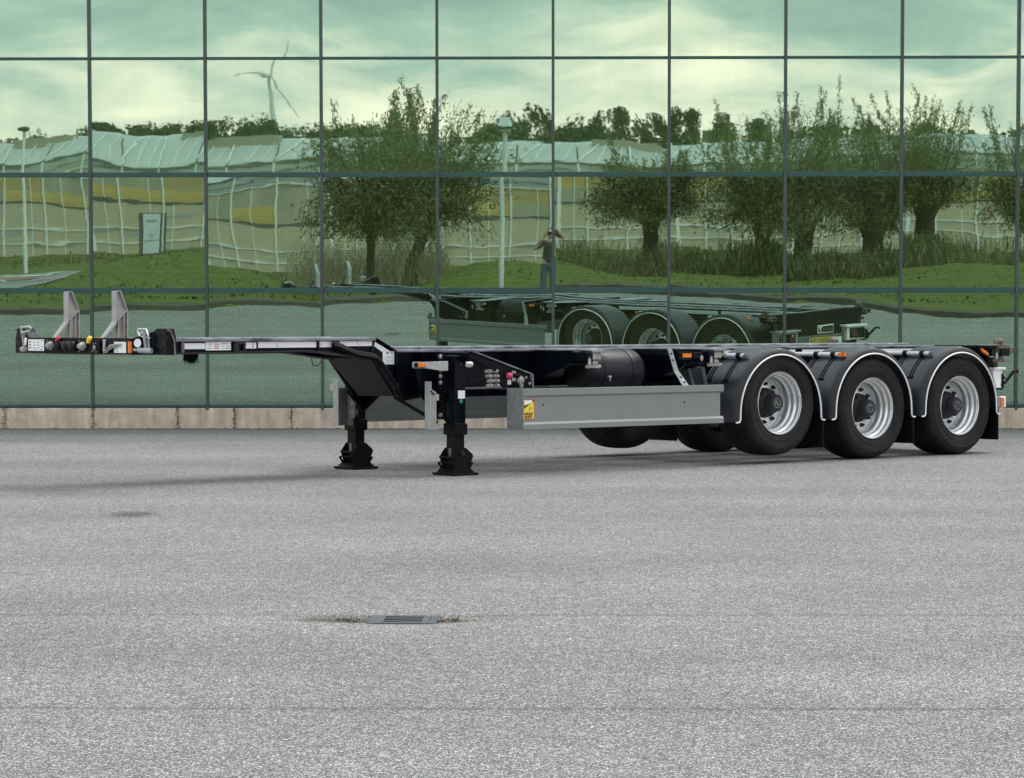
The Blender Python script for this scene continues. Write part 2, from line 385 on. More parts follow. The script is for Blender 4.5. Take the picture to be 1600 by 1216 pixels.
def asphalt_mat():
    m = bpy.data.materials.new('worn_grey_asphalt'); m.use_nodes = True
    t = m.node_tree; n = t.nodes.new; l = t.links.new
    b = t.nodes['Principled BSDF']; b.inputs['Roughness'].default_value = 0.9; b.inputs['Specular IOR Level'].default_value = 0.25
    tcn = n('ShaderNodeTexCoord'); P = tcn.outputs['Object']
    def noise(scale, detail=2, vec=None, rough=0.5):
        q = n('ShaderNodeTexNoise'); q.inputs['Scale'].default_value = scale; q.inputs['Detail'].default_value = detail; q.inputs['Roughness'].default_value = rough
        l(vec or P, q.inputs['Vector']); return q.outputs['Fac']
    def ramp(src, stops):
        r = n('ShaderNodeValToRGB'); e = r.color_ramp.elements
        while len(e) < len(stops): e.new(0.5)
        for el, (p, v) in zip(e, stops):
            el.position = p; el.color = (v, v, v, 1) if not isinstance(v, tuple) else (*v, 1)
        l(src, r.inputs[0]); return r.outputs[0]
    def mul(a, c):
        x = n('ShaderNodeMix'); x.data_type = 'RGBA'; x.blend_type = 'MULTIPLY'; x.inputs[0].default_value = 1.0
        l(a, x.inputs[6]); l(c, x.inputs[7]); return x.outputs[2]
    # stones of the wearing course, two sizes
    v1 = n('ShaderNodeTexVoronoi'); v1.inputs['Scale'].default_value = 205; l(P, v1.inputs['Vector'])
    s1 = n('ShaderNodeSeparateColor'); l(v1.outputs['Color'], s1.inputs[0])
    stones = ramp(s1.outputs[0], [(0.0, (0.085, 0.085, 0.086)), (0.42, (0.146, 0.146, 0.146)), (0.76, (0.236, 0.236, 0.235)), (0.95, (0.69, 0.69, 0.685))])
    edge = ramp(v1.outputs['Distance'], [(0.0, 1.08), (0.55, 0.96), (0.95, 0.70)])
    cur = mul(stones, edge)
    v2 = n('ShaderNodeTexVoronoi'); v2.inputs['Scale'].default_value = 62; l(P, v2.inputs['Vector'])
    s2 = n('ShaderNodeSeparateColor'); l(v2.outputs['Color'], s2.inputs[0])
    cur = mul(cur, ramp(s2.outputs[1], [(0.0, 0.86), (0.6, 0.98), (0.85, 1.04), (1.0, 1.30)]))
    cur = mul(cur, ramp(noise(9, 4), [(0.3, 0.90), (0.7, 1.10)]))
    cur = mul(cur, ramp(noise(0.55, 5), [(0.28, (0.87, 0.865, 0.845)), (0.72, (1.09, 1.08, 1.05))]))
    mp = n('ShaderNodeMapping'); mp.inputs['Scale'].default_value = (0.10, 0.75, 1); l(P, mp.inputs[0])
    cur = mul(cur, ramp(noise(1.0, 4, mp.outputs[0]), [(0.3, 0.89), (0.7, 1.08)]))
    # marks with a place of their own: old gully patch, dirt round the grate, paving seams, gutter dirt
    def spot(x, y, rx, ry, dark, soft0, soft1, nz=0.5):
        mq = n('ShaderNodeMapping'); mq.inputs['Location'].default_value = (-x / rx, -y / ry, 0); mq.inputs['Scale'].default_value = (1 / rx, 1 / ry, 0); l(P, mq.inputs[0])
        ln = n('ShaderNodeVectorMath'); ln.operation = 'LENGTH'; l(mq.outputs[0], ln.inputs[0])
        ma = n('ShaderNodeMath'); ma.operation = 'MULTIPLY_ADD'; ma.inputs[1].default_value = nz; l(noise(14, 4), ma.inputs[0]); l(ln.outputs['Value'], ma.inputs[2])
        return ramp(ma.outputs[0], [(0, dark), (soft0, dark), (soft1, (1, 1, 1))])
    cur = mul(cur, spot(-2.89, 19.4, 0.34, 0.62, (0.46, 0.46, 0.46), 0.50, 0.92))
    cur = mul(cur, spot(-0.97, 12.56, 0.36, 0.24, (0.40, 0.385, 0.33), 0.42, 0.95))
    cur = mul(cur, spot(-0.42, 12.55, 0.22, 0.15, (0.56, 0.48, 0.34), 0.35, 0.95))
    cur = mul(cur, spot(-0.66, 12.57, 0.80, 0.42, (0.80, 0.80, 0.79), 0.55, 0.99))
    cur = mul(cur, spot(-3.5, 16.0, 0.12, 0.1, (0.62, 0.62, 0.62), 0.5, 0.95))
    cur = mul(cur, spot(0.15, 14.3, 0.06, 0.10, (0.6, 0.6, 0.6), 0.5, 0.95))
    sp = n('ShaderNodeSeparateXYZ'); l(P, sp.inputs[0])
    def seam(y, wd, dark, wob=0.05):
        ma = n('ShaderNodeMath'); ma.operation = 'MULTIPLY_ADD'; ma.inputs[1].default_value = wob; l(noise(1.3, 3), ma.inputs[0]); l(sp.outputs['Y'], ma.inputs[2])
        sb = n('ShaderNodeMath'); sb.operation = 'SUBTRACT'; sb.inputs[1].default_value = y + wob * 0.5; l(ma.outputs[0], sb.inputs[0])
        aa = n('ShaderNodeMath'); aa.operation = 'ABSOLUTE'; l(sb.outputs[0], aa.inputs[0])
        dv = n('ShaderNodeMath'); dv.operation = 'DIVIDE'; dv.inputs[1].default_value = wd; l(aa.outputs[0], dv.inputs[0])
        return ramp(dv.outputs[0], [(0.0, dark), (0.4, dark), (1.0, (1, 1, 1))])
    cur = mul(cur, seam(9.62, 0.05, (0.74, 0.74, 0.74)))
    cur = mul(cur, seam(12.72, 0.07, (0.80, 0.80, 0.79)))
    cur = mul(cur, seam(15.4, 0.05, (0.93, 0.93, 0.93)))
    cur = mul(cur, seam(35.1, 0.45, (0.60, 0.56, 0.52), 0.35))
    l(cur, b.inputs['Base Color'])
    bp = n('ShaderNodeBump'); bp.inputs['Strength'].default_value = 0.55; bp.inputs['Distance'].default_value = 0.006; bp.invert = True
    l(v1.outputs['Distance'], bp.inputs['Height']); l(bp.outputs[0], b.inputs['Normal'])
    return m
M['asphalt'] = asphalt_mat()
M['grass'] = mat('lawn_green', (0.066, 0.092, 0.014), 0.85, 0, 0.25, 3.0, 0.5, 18, col2=(0.125, 0.140, 0.024), spec=0.2)
M['earth'] = mat('earth_edge', (0.075, 0.065, 0.05), 0.9, 0, 0.25, 5)
M['red_brick'] = mat('red_path_paving', (0.24, 0.125, 0.095), 0.85, 0, 0.15, 6)
M['road'] = mat('side_road_asphalt', (0.20, 0.205, 0.215), 0.85, 0, 0.1, 3)
M['paint'] = mat('road_paint', (0.75, 0.75, 0.72), 0.6, 0, 0.12, 12)

# ------------------------------------------------------------------ ground
D, TILT, PS, XG, YS = 35.2766, 0.035225, 1.4492, -5.7586, 0.2857
def kerb_y(x):
    pts = [(-80, 19), (-20, 15.4), (-14, 14.6), (-10, 13.4), (-7, 11.9), (-4.5, 9.9), (-2.5, 6.6), (-1.0, 4.6), (0.2, 4.0), (1.5, 4.6), (3, 7.0), (5, 10.5), (7, 13.4), (9, 15.8), (14, 18.2), (80, 21)]
    return float(np.interp(x, [p[0] for p in pts], [p[1] for p in pts]))
def ky(x):
    return sum(kerb_y(x + d) for d in (-1.0, -0.5, 0, 0.5, 1.0)) / 5
XD, YD = -0.66, 12.577
def lot_z(x, y):
    return -0.022 * math.exp(-((x - XD) / 0.34) ** 2 - ((y - YD) / 0.19) ** 2)

xs = sorted(set([round(v, 3) for v in list(np.linspace(-80, 80, 41)) + list(np.arange(-16, 16.1, 1.0)) + list(np.arange(-1.7, 0.4, 0.05))]))
ys = sorted(set([round(v, 3) for v in list(np.arange(3, 35.6, 1.0)) + list(np.arange(11.9, 13.3, 0.04)) + [35.45]]))
mb = MB()
idx = {}
def gv(i, j):
    k = (i, j)
    if k not in idx:
        y = max(ys[j], ky(xs[i]))
        idx[k] = len(mb.v); mb.v.append((xs[i], y, lot_z(xs[i], y)))
    return idx[k]
for i in range(len(xs) - 1):
    for j in range(len(ys) - 1):
        if ys[j + 1] <= ky(xs[i]) and ys[j + 1] <= ky(xs[i + 1]): continue
        mb.f.append((gv(i, j), gv(i + 1, j), gv(i + 1, j + 1), gv(i, j + 1))); mb.m.append(0)
lot = struct(mb.build('parking_lot', M['asphalt'], smooth=60))

def mound(x, y):
    z = 0.97 * math.exp(-((x + 1.5) / (2.1 if x < -1.5 else 2.9)) ** 2)
    z += 0.80 * math.exp(-(abs(x + 11.2) / (3.6 if x > -11.2 else 2.7)) ** 4)
    z += 0.62 * math.exp(-((x - 12.9) / 2.3) ** 2)
    return z * math.exp(-((y + 13.5) / (6.5 if y > -13.5 else 5.0)) ** 2)
def terr(x, y):
    if y > 0:
        e = ky(x); tt = min(1, y / max(e, 1))
        z = -0.39 + 0.46 * tt * tt * (3 - 2 * tt)
    else:
        z = -0.39 + 0.0347 * y if y > -162 else -6.011 - 0.008 * (-y - 162)
    if y > 17: z = -0.12
    return z + mound(x, y)
txs = sorted(set([round(v, 2) for v in list(np.arange(-30, 30.1, 0.75)) + [-6000, -3000, -1200, -500, -200, -100, -60, -45, 45, 60, 100, 200, 500, 1200, 3000, 6000]]))
tys = sorted(set([round(v, 2) for v in [-7000, -4000, -2000, -900, -500, -300, -220, -162, -140, -110, -90, -75, -60, -50, -44, -38] + list(np.arange(-34, 22, 0.75)) + [24, 60, 200, 800]]))
mb = MB()
for x in txs:
    for y in tys:
        e = ky(x)
        z = terr(x, y)
        if y > e - 0.3: z = min(z, -0.16 if y > e + 0.2 else 0.055)
        mb.v.append((x, y, z))
ny = len(tys)
for i in range(len(txs) - 1):
    for j in range(ny - 1):
        mb.f.append((i * ny + j, (i + 1) * ny + j, (i + 1) * ny + j + 1, i * ny + j + 1)); mb.m.append(0)
struct(mb.build('grass_terrain', M['grass'], smooth=70))

# earth / kerb line between asphalt and lawn
kx = list(np.arange(-40, 40.01, 0.5))
mb = MB(); prev = None
for a in range(len(kx)):
    x = kx[a]; y = ky(x); dx = 0.25; s = (ky(x + dx) - ky(x - dx)) / (2 * dx)
    L = sqrt(1 + s * s); nx, nyv = -s / L, 1 / L
    for off, z in ((0.10, 0.002), (0.09, 0.10), (-0.16, 0.13), (-0.32, -0.1)):
        mb.v.append((x + nx * off, y + nyv * off, z))
for a in range(len(kx) - 1):
    for q in range(3):
        mb.f.append((a * 4 + q, a * 4 + 4 + q, a * 4 + 5 + q, a * 4 + 1 + q)); mb.m.append(0)
struct(mb.build('kerb_edge', M['earth'], smooth=50))

# side road and red cycle path beyond the lawn on the left
def drape(name, poly, m, lift, step=0.6):
    """sheet over a polygon given as two edges (list of left/right pairs), draped on the terrain"""
    mb = MB(); n = 10
    for (a, b) in poly:
        for q in range(n + 1):
            x = a[0] + (b[0] - a[0]) * q / n; y = a[1] + (b[1] - a[1]) * q / n
            mb.v.append((x, y, terr(x, y) + lift))
    for i in range(len(poly) - 1):
        for q in range(n):
            mb.f.append((i * (n + 1) + q, (i + 1) * (n + 1) + q, (i + 1) * (n + 1) + q + 1, i * (n + 1) + q + 1)); mb.m.append(0)
    return struct(mb.build(name, m, smooth=60))
drape('side_road', [((-32, y), (x, y)) for (y, x) in ((-1.5, -14.0), (-4, -14.5), (-9, -14.9), (-14, -15.3), (-18, -15.6), (-22, -15.9), (-26, -16.1), (-30, -16.4), (-34, -16.8))], M['road'], 0.03)
drape('red_cycle_path', [((-32, -18.0), (-32, -24.5)), ((-24, -18.5), (-24, -25)), ((-18.9, -19.6), (-18.9, -26.5)), ((-17.7, -21.5), (-17.7, -25.5)), ((-17.2, -23.5), (-17.2, -24.2))], M['red_brick'], 0.05)
drape('red_cycle_path', [((-17.6, -18.2), (-17.6, -19.4)), ((-16.5, -20.2), (-16.5, -22.5)), ((-15.6, -22.2), (-15.6, -25.5)), ((-14.9, -24.5), (-14.9, -27.0))], M['red_brick'], 0.05)
drape('road_marking', [((-32, -16.6), (-32, -17.2)), ((-20, -16.9), (-20, -17.5)), ((-17.6, -17.4), (-17.6, -18.1)), ((-16.2, -19.6), (-16.2, -20.3)), ((-15.3, -21.6), (-15.3, -22.2))], M['paint'], 0.06)
drape('road_marking', [((-19.2, -26.4), (-19.2, -27.3)), ((-17.3, -28.2), (-17.3, -29.2))], M['paint'], 0.06)
drape('road_marking', [((-18.6, -20.3), (-18.6, -20.9)), ((-17.5, -19.6), (-17.5, -20.2))], M['paint'], 0.06)
for k in range(4):
    drape('road_marking', [((-16.4 + 0.1 * k, -25.0 - 1.1 * k), (-16.4 + 0.1 * k, -25.6 - 1.1 * k)), ((-15.2, -25.6 - 0.7 * k), (-15.2, -26.1 - 0.7 * k))], M['paint'], 0.06)

# ------------------------------------------------------------------ glass building
bld = thing('glass_building', 'mirror glass curtain wall building on a stained beige concrete plinth behind the trailer', 'building', (0, D, 0))
bld.rotation_euler = (TILT, 0, 0)
K0, K1, NR = -4, 14, 4
for k in range(K0, K1):
    for j in range(NR):
        n = 14
        x0 = XG + k * PS + 0.012; x1 = XG + (k + 1) * PS - 0.012; z0 = YS + j * PS + 0.012; z1 = YS + (j + 1) * PS - 0.012
        a = [random.gauss(0, 1) for _ in range(8)]
        tx, tz = random.gauss(0, 0.0005), random.gauss(0, 0.0004)
        tz = {(1, 1): 0.0042, (2, 1): 0.0050, (3, 1): 0.0034}.get((k, j), tz)
        wk = {(0, 1): 0.45, (3, 1): 0.6, (4, 1): 0.5}.get((k, j), 1.0)
        a = [q * wk if i not in (4, 5, 7) else q for i, q in enumerate(a)]
        vs = []
        for r in range(n + 1):
            for q in range(n + 1):
                u = 2 * q / n - 1; v = 2 * r / n - 1
                # sag of a sealed pane plus low-order warps; metres
                h = 0.00045 * a[0] * (1 - u * u) * (1 - v * v) + 0.00050 * a[1] * u * u * v + 0.00030 * a[2] * v * v * u
                h += 0.00018 * a[3] * sin(2.6 * v + a[4]) * cos(2.1 * u + a[5]) + 0.00008 * a[6] * sin(5.2 * v + a[7])
                h += tx * u * 0.7 + tz * v * 0.7
                vs.append((x0 + (x1 - x0) * q / n, -0.004 + h, z0 + (z1 - z0) * r / n))
        nf = len(vs)
        vs += [(x0, 0.008, z0), (x1, 0.008, z0), (x1, 0.008, z1), (x0, 0.008, z1)]
        fs = [(r * (n + 1) + q, r * (n + 1) + q + 1, (r + 1) * (n + 1) + q + 1, (r + 1) * (n + 1) + q) for r in range(n) for q in range(n)]
        mbp = MB(); mbp.add(vs, fs); mbp.cur = 1; mbp.f.append((nf + 3, nf + 2, nf + 1, nf)); mbp.m.append(1)
        o = mbp.build('glass_pane', [M['glass'], M['glass_in']], bld, normals=False)
        o.data.polygons.foreach_set('use_smooth', [True] * (n * n) + [False])
for k in range(K0, K1 + 1):
    x = XG + k * PS
    low = 0.05 if k in (1, 2, 8, 5) else 0.015
    MB().box(x - 0.018, x + 0.018, -0.055, 0.10, YS - low, YS + NR * PS + 0.03).build('mullion', M['mullion'], bld, bevel=0.004)
for j in range(0, NR + 1):
    hh = (0.017, 0.034, 0.031, 0.018, 0.03, 0.03, 0.03)[j]
    z = YS + j * PS
    for k in range(K0, K1):
        x = XG + k * PS
        MB().box(x + 0.021, x + PS - 0.021, -0.035, 0.09, z - hh, z + hh).build('transom', M['teal'], bld, bevel=0.003)
for j in range(NR):
    z0 = YS + j * PS + 0.04; z1 = z0 + PS - 0.08
    if j < 2:
        mb = MB()
        z = z0
        while z < z1:
            mb.add([(XG + K0 * PS, 0.20, z), (XG + K1 * PS, 0.20, z), (XG + K1 * PS, 0.212, z + 0.017), (XG + K0 * PS, 0.212, z + 0.017)], [(0, 1, 2, 3)])
            z += 0.0235
        struct(mb.build('blind_slats', M['slat'], bld, normals=False), 'stuff')
    for k in range(K0, K1):
        x = XG + k * PS
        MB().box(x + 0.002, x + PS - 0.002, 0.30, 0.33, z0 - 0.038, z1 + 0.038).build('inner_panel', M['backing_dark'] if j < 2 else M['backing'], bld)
# plinth blocks with open joints
jx = [XG + K0 * PS - 0.2]
jpx = [-10.2, -8.9, -7.95, -6.86, -5.75, -4.68, -3.97, -3.25, -2.53, -1.45, -0.35, 0.75, 1.86, 2.95, 4.05, 5.15, 6.0, 7.1, 8.2, 9.3, 10.4, 11.5, 12.6, 13.7, 14.7]
for a, b in zip(jpx[:-1], jpx[1:]):
    mb = MB(); mb.box(a + 0.002, b - 0.002, -0.045, 0.4, -0.05, YS - 0.028)
    mb.build('plinth_block', M['concrete'], bld, bevel=0.008)
MB().box(jpx[0], jpx[-1], -0.02, 0.38, -0.05, YS - 0.03).build('joint_backing', M['earth'], bld)
xa, xb = XG + K0 * PS - 0.06, XG + K1 * PS + 0.06
MB().box(xa, xb, -0.06, 0.5, YS + NR * PS + 0.035, YS + NR * PS + 0.5).build('parapet', M['wallpanel'], bld, bevel=0.01)
MB().box(xa, xb, 0.5, 18, YS + NR * PS + 0.1, YS + NR * PS + 0.3).build('roof', M['roofing'], bld)
MB().box(xa - 0.2, xa, -0.05, 18, -0.6, YS + NR * PS + 0.45).build('side_wall', M['wallpanel'], bld)
MB().box(xb, xb + 0.2, -0.05, 18, -0.6, YS + NR * PS + 0.45).build('side_wall', M['wallpanel'], bld)
MB().box(xa, xb, 17.8, 18, -0.6, YS + NR * PS + 0.1).build('rear_wall', M['wallpanel'], bld)

# ------------------------------------------------------------------ gully grate
gr = thing('gully_grate', 'square grey cast iron gully grate sunk in the asphalt in front of the trailer', 'drain', (XD, YD, -0.016))
mb = MB()
mb.box(-0.155, 0.155, -0.165, -0.135, -0.02, 0.012); mb.box(-0.155, 0.155, 0.135, 0.165, -0.02, 0.012)
mb.box(-0.155, -0.085, -0.134, 0.134, -0.02, 0.012); mb.box(0.085, 0.155, -0.134, 0.134, -0.02, 0.012)
mb.build('frame', M['iron'], gr, bevel=0.004)
for q in range(4):
    x = -0.084; y0 = -0.128 + q * 0.066
    mb = MB()
    mb.add([(-0.084, y0 + 0.0, -0.015), (0.084, y0 + 0.030, -0.015), (0.084, y0 + 0.062, -0.015), (-0.084, y0 + 0.026, -0.015),
            (-0.084, y0 + 0.0, 0.010), (0.084, y0 + 0.030, 0.010), (0.084, y0 + 0.062, 0.010), (-0.084, y0 + 0.026, 0.010)],
           [(0, 3, 2, 1), (4, 5, 6, 7), (0, 1, 5, 4), (1, 2, 6, 5), (2, 3, 7, 6), (3, 0, 4, 7)])
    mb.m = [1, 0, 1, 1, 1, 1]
    mb.build('bar', [M['iron'], M['shadow']], gr)  # bar sides coloured near black in place of slot shade
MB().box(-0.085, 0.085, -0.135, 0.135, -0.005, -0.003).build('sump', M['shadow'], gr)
MB().box(0.118, 0.124, -0.06, 0.07, 0.0125, 0.014).build('lifting_slot', M['shadow'], gr)
# moss tufts in the joint beside the grate
mb = MB()
for k in range(150):
    side = random.random() < 0.6
    x = XD + (random.uniform(-0.30, -0.156) if side else random.uniform(0.156, 0.25)); y = YD + random.gauss(0, 0.05)
    z = lot_z(x, y); h = random.uniform(0.004, 0.013); a = random.uniform(0, pi); wd = 0.004
    mb.add([(x - wd * cos(a), y - wd * sin(a), z), (x + wd * cos(a), y + wd * sin(a), z), (x + random.gauss(0, .004), y + random.gauss(0, .004), z + h)], [(0, 1, 2)])
struct(mb.build('moss', mat('moss_green', (0.06, 0.065, 0.018), 0.9, 0, 0.35, 40, col2=(0.15, 0.115, 0.05)), normals=False), 'stuff')

# grit and dead leaves blown against the wall base
mb = MB()
for k in range(420):
    x = random.uniform(-9, 9); y = 35.16 - abs(random.gauss(0, 0.10)); r = random.uniform(0.006, 0.022); a = random.uniform(0, pi); h = random.uniform(0.002, 0.012)
    mb.add([(x - r * cos(a), y - r * sin(a), 0.004), (x + 0.4 * r * sin(a), y - 0.4 * r * cos(a), 0.004 + h), (x + r * cos(a), y + r * sin(a), 0.005), (x - 0.4 * r * sin(a), y + 0.4 * r * cos(a), 0.003)], [(0, 1, 2, 3)])
struct(mb.build('wall_grit', mat('brown_grit', (0.10, 0.085, 0.065), 0.9, 0, 0.3, 20), normals=False), 'stuff')

# ------------------------------------------------------------------ container trailer (local: +x forward, +y towards the near side, +z up)
TH = 0.735294
tr = thing('container_trailer', 'black three axle container chassis trailer with silver rims and grey side guards on the asphalt', 'trailer',
           (2.33578, 28.23128, 0), pi + TH)
WL, WR, AX = 1.3144, 0.494, 1.314
CH, CT = M['chassis'], M['chassis_top']

def poly_y(name, pts, y0, y1, m, parent=tr, bevel=0.0):
    return MB().prism(pts, 'y', min(y0, y1), max(y0, y1)).build(name, m, parent, bevel=bevel)
def bx(name, x0, x1, y0, y1, z0, z1, m, parent=tr, bevel=0.003):
    return MB().box(min(x0, x1), max(x0, x1), min(y0, y1), max(y0, y1), min(z0, z1), max(z0, z1)).build(name, m, parent, bevel=bevel)

# --- wheels
def rim_mesh(s):
    p = [(0.2950, 0.000), (0.2985, -0.006), (0.2950, -0.014), (0.2830, -0.020), (0.2790, -0.052), (0.2700, -0.062), (0.2640, -0.070), (0.2600, -0.105),
         (0.2500, -0.115), (0.2440, -0.125), (0.2420, -0.190), (0.2400, -0.225), (0.2300, -0.236), (0.2180, -0.214), (0.2120, -0.210), (0.1450, -0.206), (0.1400, -0.212),
         (0.1400, -0.24), (0.2300, -0.262), (0.2480, -0.25), (0.2500, -0.14), (0.2680, -0.12), (0.2860, -0.06), (0.2890, -0.012)]
    return [(r, s * h) for r, h in p]
TY = [(0.2900, -0.030), (0.300, -0.012), (0.318, -0.004), (0.345, 0.004), (0.3475, 0.0075), (0.3505, 0.0075), (0.353, 0.005), (0.385, 0.0105), (0.415, 0.0125), (0.418, 0.0155), (0.422, 0.0150), (0.425, 0.0115),
      (0.446, 0.0065), (0.463, -0.002), (0.476, -0.014), (0.4845, -0.030), (0.4890, -0.050), (0.4925, -0.075), (0.4930, -0.085), (0.4815, -0.088), (0.4815, -0.098), (0.4945, -0.101),
      (0.4965, -0.140), (0.4850, -0.143), (0.4850, -0.155), (0.4975, -0.158), (0.498, -0.190), (0.4855, -0.193), (0.4855, -0.205), (0.498, -0.208),
      (0.4965, -0.250), (0.485, -0.253), (0.485, -0.265), (0.4950, -0.268), (0.4925, -0.320), (0.489, -0.345), (0.476, -0.385), (0.446, -0.40), (0.35, -0.395), (0.29, -0.36)]
def letters(txt, r, ang, size, parent, y, s):
    for i, ch in enumerate(txt):
        cu = bpy.data.curves.new('glyph', 'FONT'); cu.body = ch; cu.size = size; cu.extrude = 0.0012; cu.align_x = 'CENTER'; cu.align_y = 'CENTER'
        tmp = bpy.data.objects.new('glyph', cu)
        C.objects.link(tmp)
        me = bpy.data.meshes.new_from_object(tmp.evaluated_get(bpy.context.evaluated_depsgraph_get()))
        bpy.data.objects.remove(tmp); bpy.data.curves.remove(cu)
        a = ang + i * size * 0.86 / r
        o = bpy.data.objects.new('tyre_letter', me); C.objects.link(o); o.parent = parent
        me.materials.append(M['rubber_letter'])
        # glyph x axis runs along the tyre towards the rear of the trailer, y axis points outwards
        rad = Vector((-sin(a), 0, cos(a))); tan = Vector((-cos(a), 0, -sin(a))); nrm = tan.cross(rad)
        o.matrix_local = Matrix(((tan.x, rad.x, nrm.x, rad.x * r), (tan.y, rad.y, nrm.y, y), (tan.z, rad.z, nrm.z, rad.z * r), (0, 0, 0, 1)))
wheel_proto = {}
for ai, (ax, lift) in enumerate(((AX, 0.074), (0.0, 0.0), (-AX, 0.0))):
    for s in (1, -1):
        cx, cz = ax, WR + lift
        o0 = wheel_proto.get(s)
        if o0 is None:
            rim = MB().lathe(rim_mesh(s), (0, 0, 0), 'y', 48, closed=True).build('wheel', M['alu'], tr, smooth=30)
            tyre = MB().lathe([(r, s * h) for r, h in TY], (0, 0, 0), 'y', 72, closed=True).build('tyre', M['rubber'], rim, smooth=35)
            mb = MB()
            mb.lathe([(0.137, -s * 0.25), (0.137, -s * 0.170), (0.128, -s * 0.150), (0.100, -s * 0.140), (0.086, -s * 0.130), (0.082, -s * 0.045), (0.074, -s * 0.034), (0.052, -s * 0.032), (0.050, -s * 0.036), (0.0, -s * 0.036)], (0, 0, 0), 'y', 28)
            for q in range(10):
                a = 2 * pi * q / 10
                mb.tube([(0.118 * cos(a), -s * 0.2, 0.118 * sin(a)), (0.118 * cos(a), -s * 0.132, 0.118 * sin(a))], 0.010, 6)
            hub = mb.build('hub', M['dark_grey'], rim, smooth=35)
            logo = MB()
            logo.lathe([(0.045, -s * 0.0355), (0.045, -s * 0.033), (0.041, -s * 0.033), (0.041, -s * 0.0355)], (0, 0, 0), 'y', 24, closed=True)
            logo.tube([(-0.02, -s * 0.034, 0.022), (0.02, -s * 0.034, 0.022), (-0.015, -s * 0.034, 0.0), (0.018, -s * 0.034, -0.006), (0.0, -s * 0.034, -0.026)], 0.004, 5)
            logo.build('hub_emblem', M['galv'], rim)
            mb = MB()
            mb.lathe([(0.243, -s * 0.20), (0.2425, -s * 0.130), (0.2445, -s * 0.128)], (0, 0, 0), 'y', 48)
            mb.f = [f for f in mb.f if len(f) == 4]; mb.m = [0] * len(mb.f)
            # barrel lining: painted inner band between the drop and the disc
            mb.build('barrel', M['barrel'], rim, smooth=40, normals=False)
            nut = None
            for q in range(10):
                a = 2 * pi * q / 10 + 0.2
                if nut is None:
                    mb = MB()
                    mb.lathe([(0.021, 0), (0.021, s * 0.008), (0.0165, s * 0.010), (0.0160, s * 0.026), (0.009, s * 0.026), (0.008, s * 0.040), (0.0, s * 0.040)], (0, 0, 0), 'y', 8)
                    nut = mb.build('wheel_nut', M['dark_grey'], rim, smooth=30)
                    n2 = nut
                else:
                    n2 = copy_part(nut, rim)
                n2.location = (0.182 * cos(a), -s * 0.2075, 0.182 * sin(a))
            MB().tube([(0.16, -s * 0.17, 0.185), (0.165, -s * 0.115, 0.19), (0.168, -s * 0.075, 0.195)], 0.006, 6).build('valve_stem', M['black'], rim)
            if s > 0:
                letters('HANKOOK', 0.385, -0.15, 0.052, rim, 0.0105, s)
            wheel_proto[s] = rim
            w_ = rim
        else:
            w_ = copy_part(o0, tr)
            for chd in list(o0.children): copy_part(chd, w_)
        w_.location = (cx, s * 1.2006, cz)
        w_.rotation_euler = (0, random.uniform(0, 6.28) if ai else 0.0, 0)
        if s > 0: w_.rotation_euler = (0, (1.1, 0.25, -0.35)[ai], 0)
    bxx = MB(); bxx.tube([(ax, -0.95, WR + lift), (ax, 0.95, WR + lift)], 0.072, 14)
    axo = bxx.build('axle', M['black'], tr, smooth=40)
    for s in (1, -1):
        MB().lathe([(0.16, s * 0.80), (0.20, s * 0.82), (0.21, s * 0.955), (0.15, s * 0.975)], (ax, 0, WR + lift), 'y', 20).build('brake_drum', M['black'], axo, smooth=40)
        mb = MB(); mb.lathe([(0.11, 0.56), (0.135, 0.60), (0.13, 0.66), (0.14, 0.72), (0.13, 0.80), (0.10, 0.83)], (ax - 0.36, s * 0.5, 0), 'z', 18)
        mb.build('air_spring', M['black'], axo, smooth=40)
        mb = MB(); mb.prism([(ax + 0.55, 0.80), (ax + 0.50, 0.66), (ax + 0.05, 0.42 + lift), (ax - 0.45, 0.50 + lift), (ax - 0.46, 0.56 + lift), (ax + 0.02, 0.60 + lift), (ax + 0.42, 0.86)], 'y', s * 0.5 - 0.05, s * 0.5 + 0.05)
        mb.build('trailing_arm', M['black'], axo)

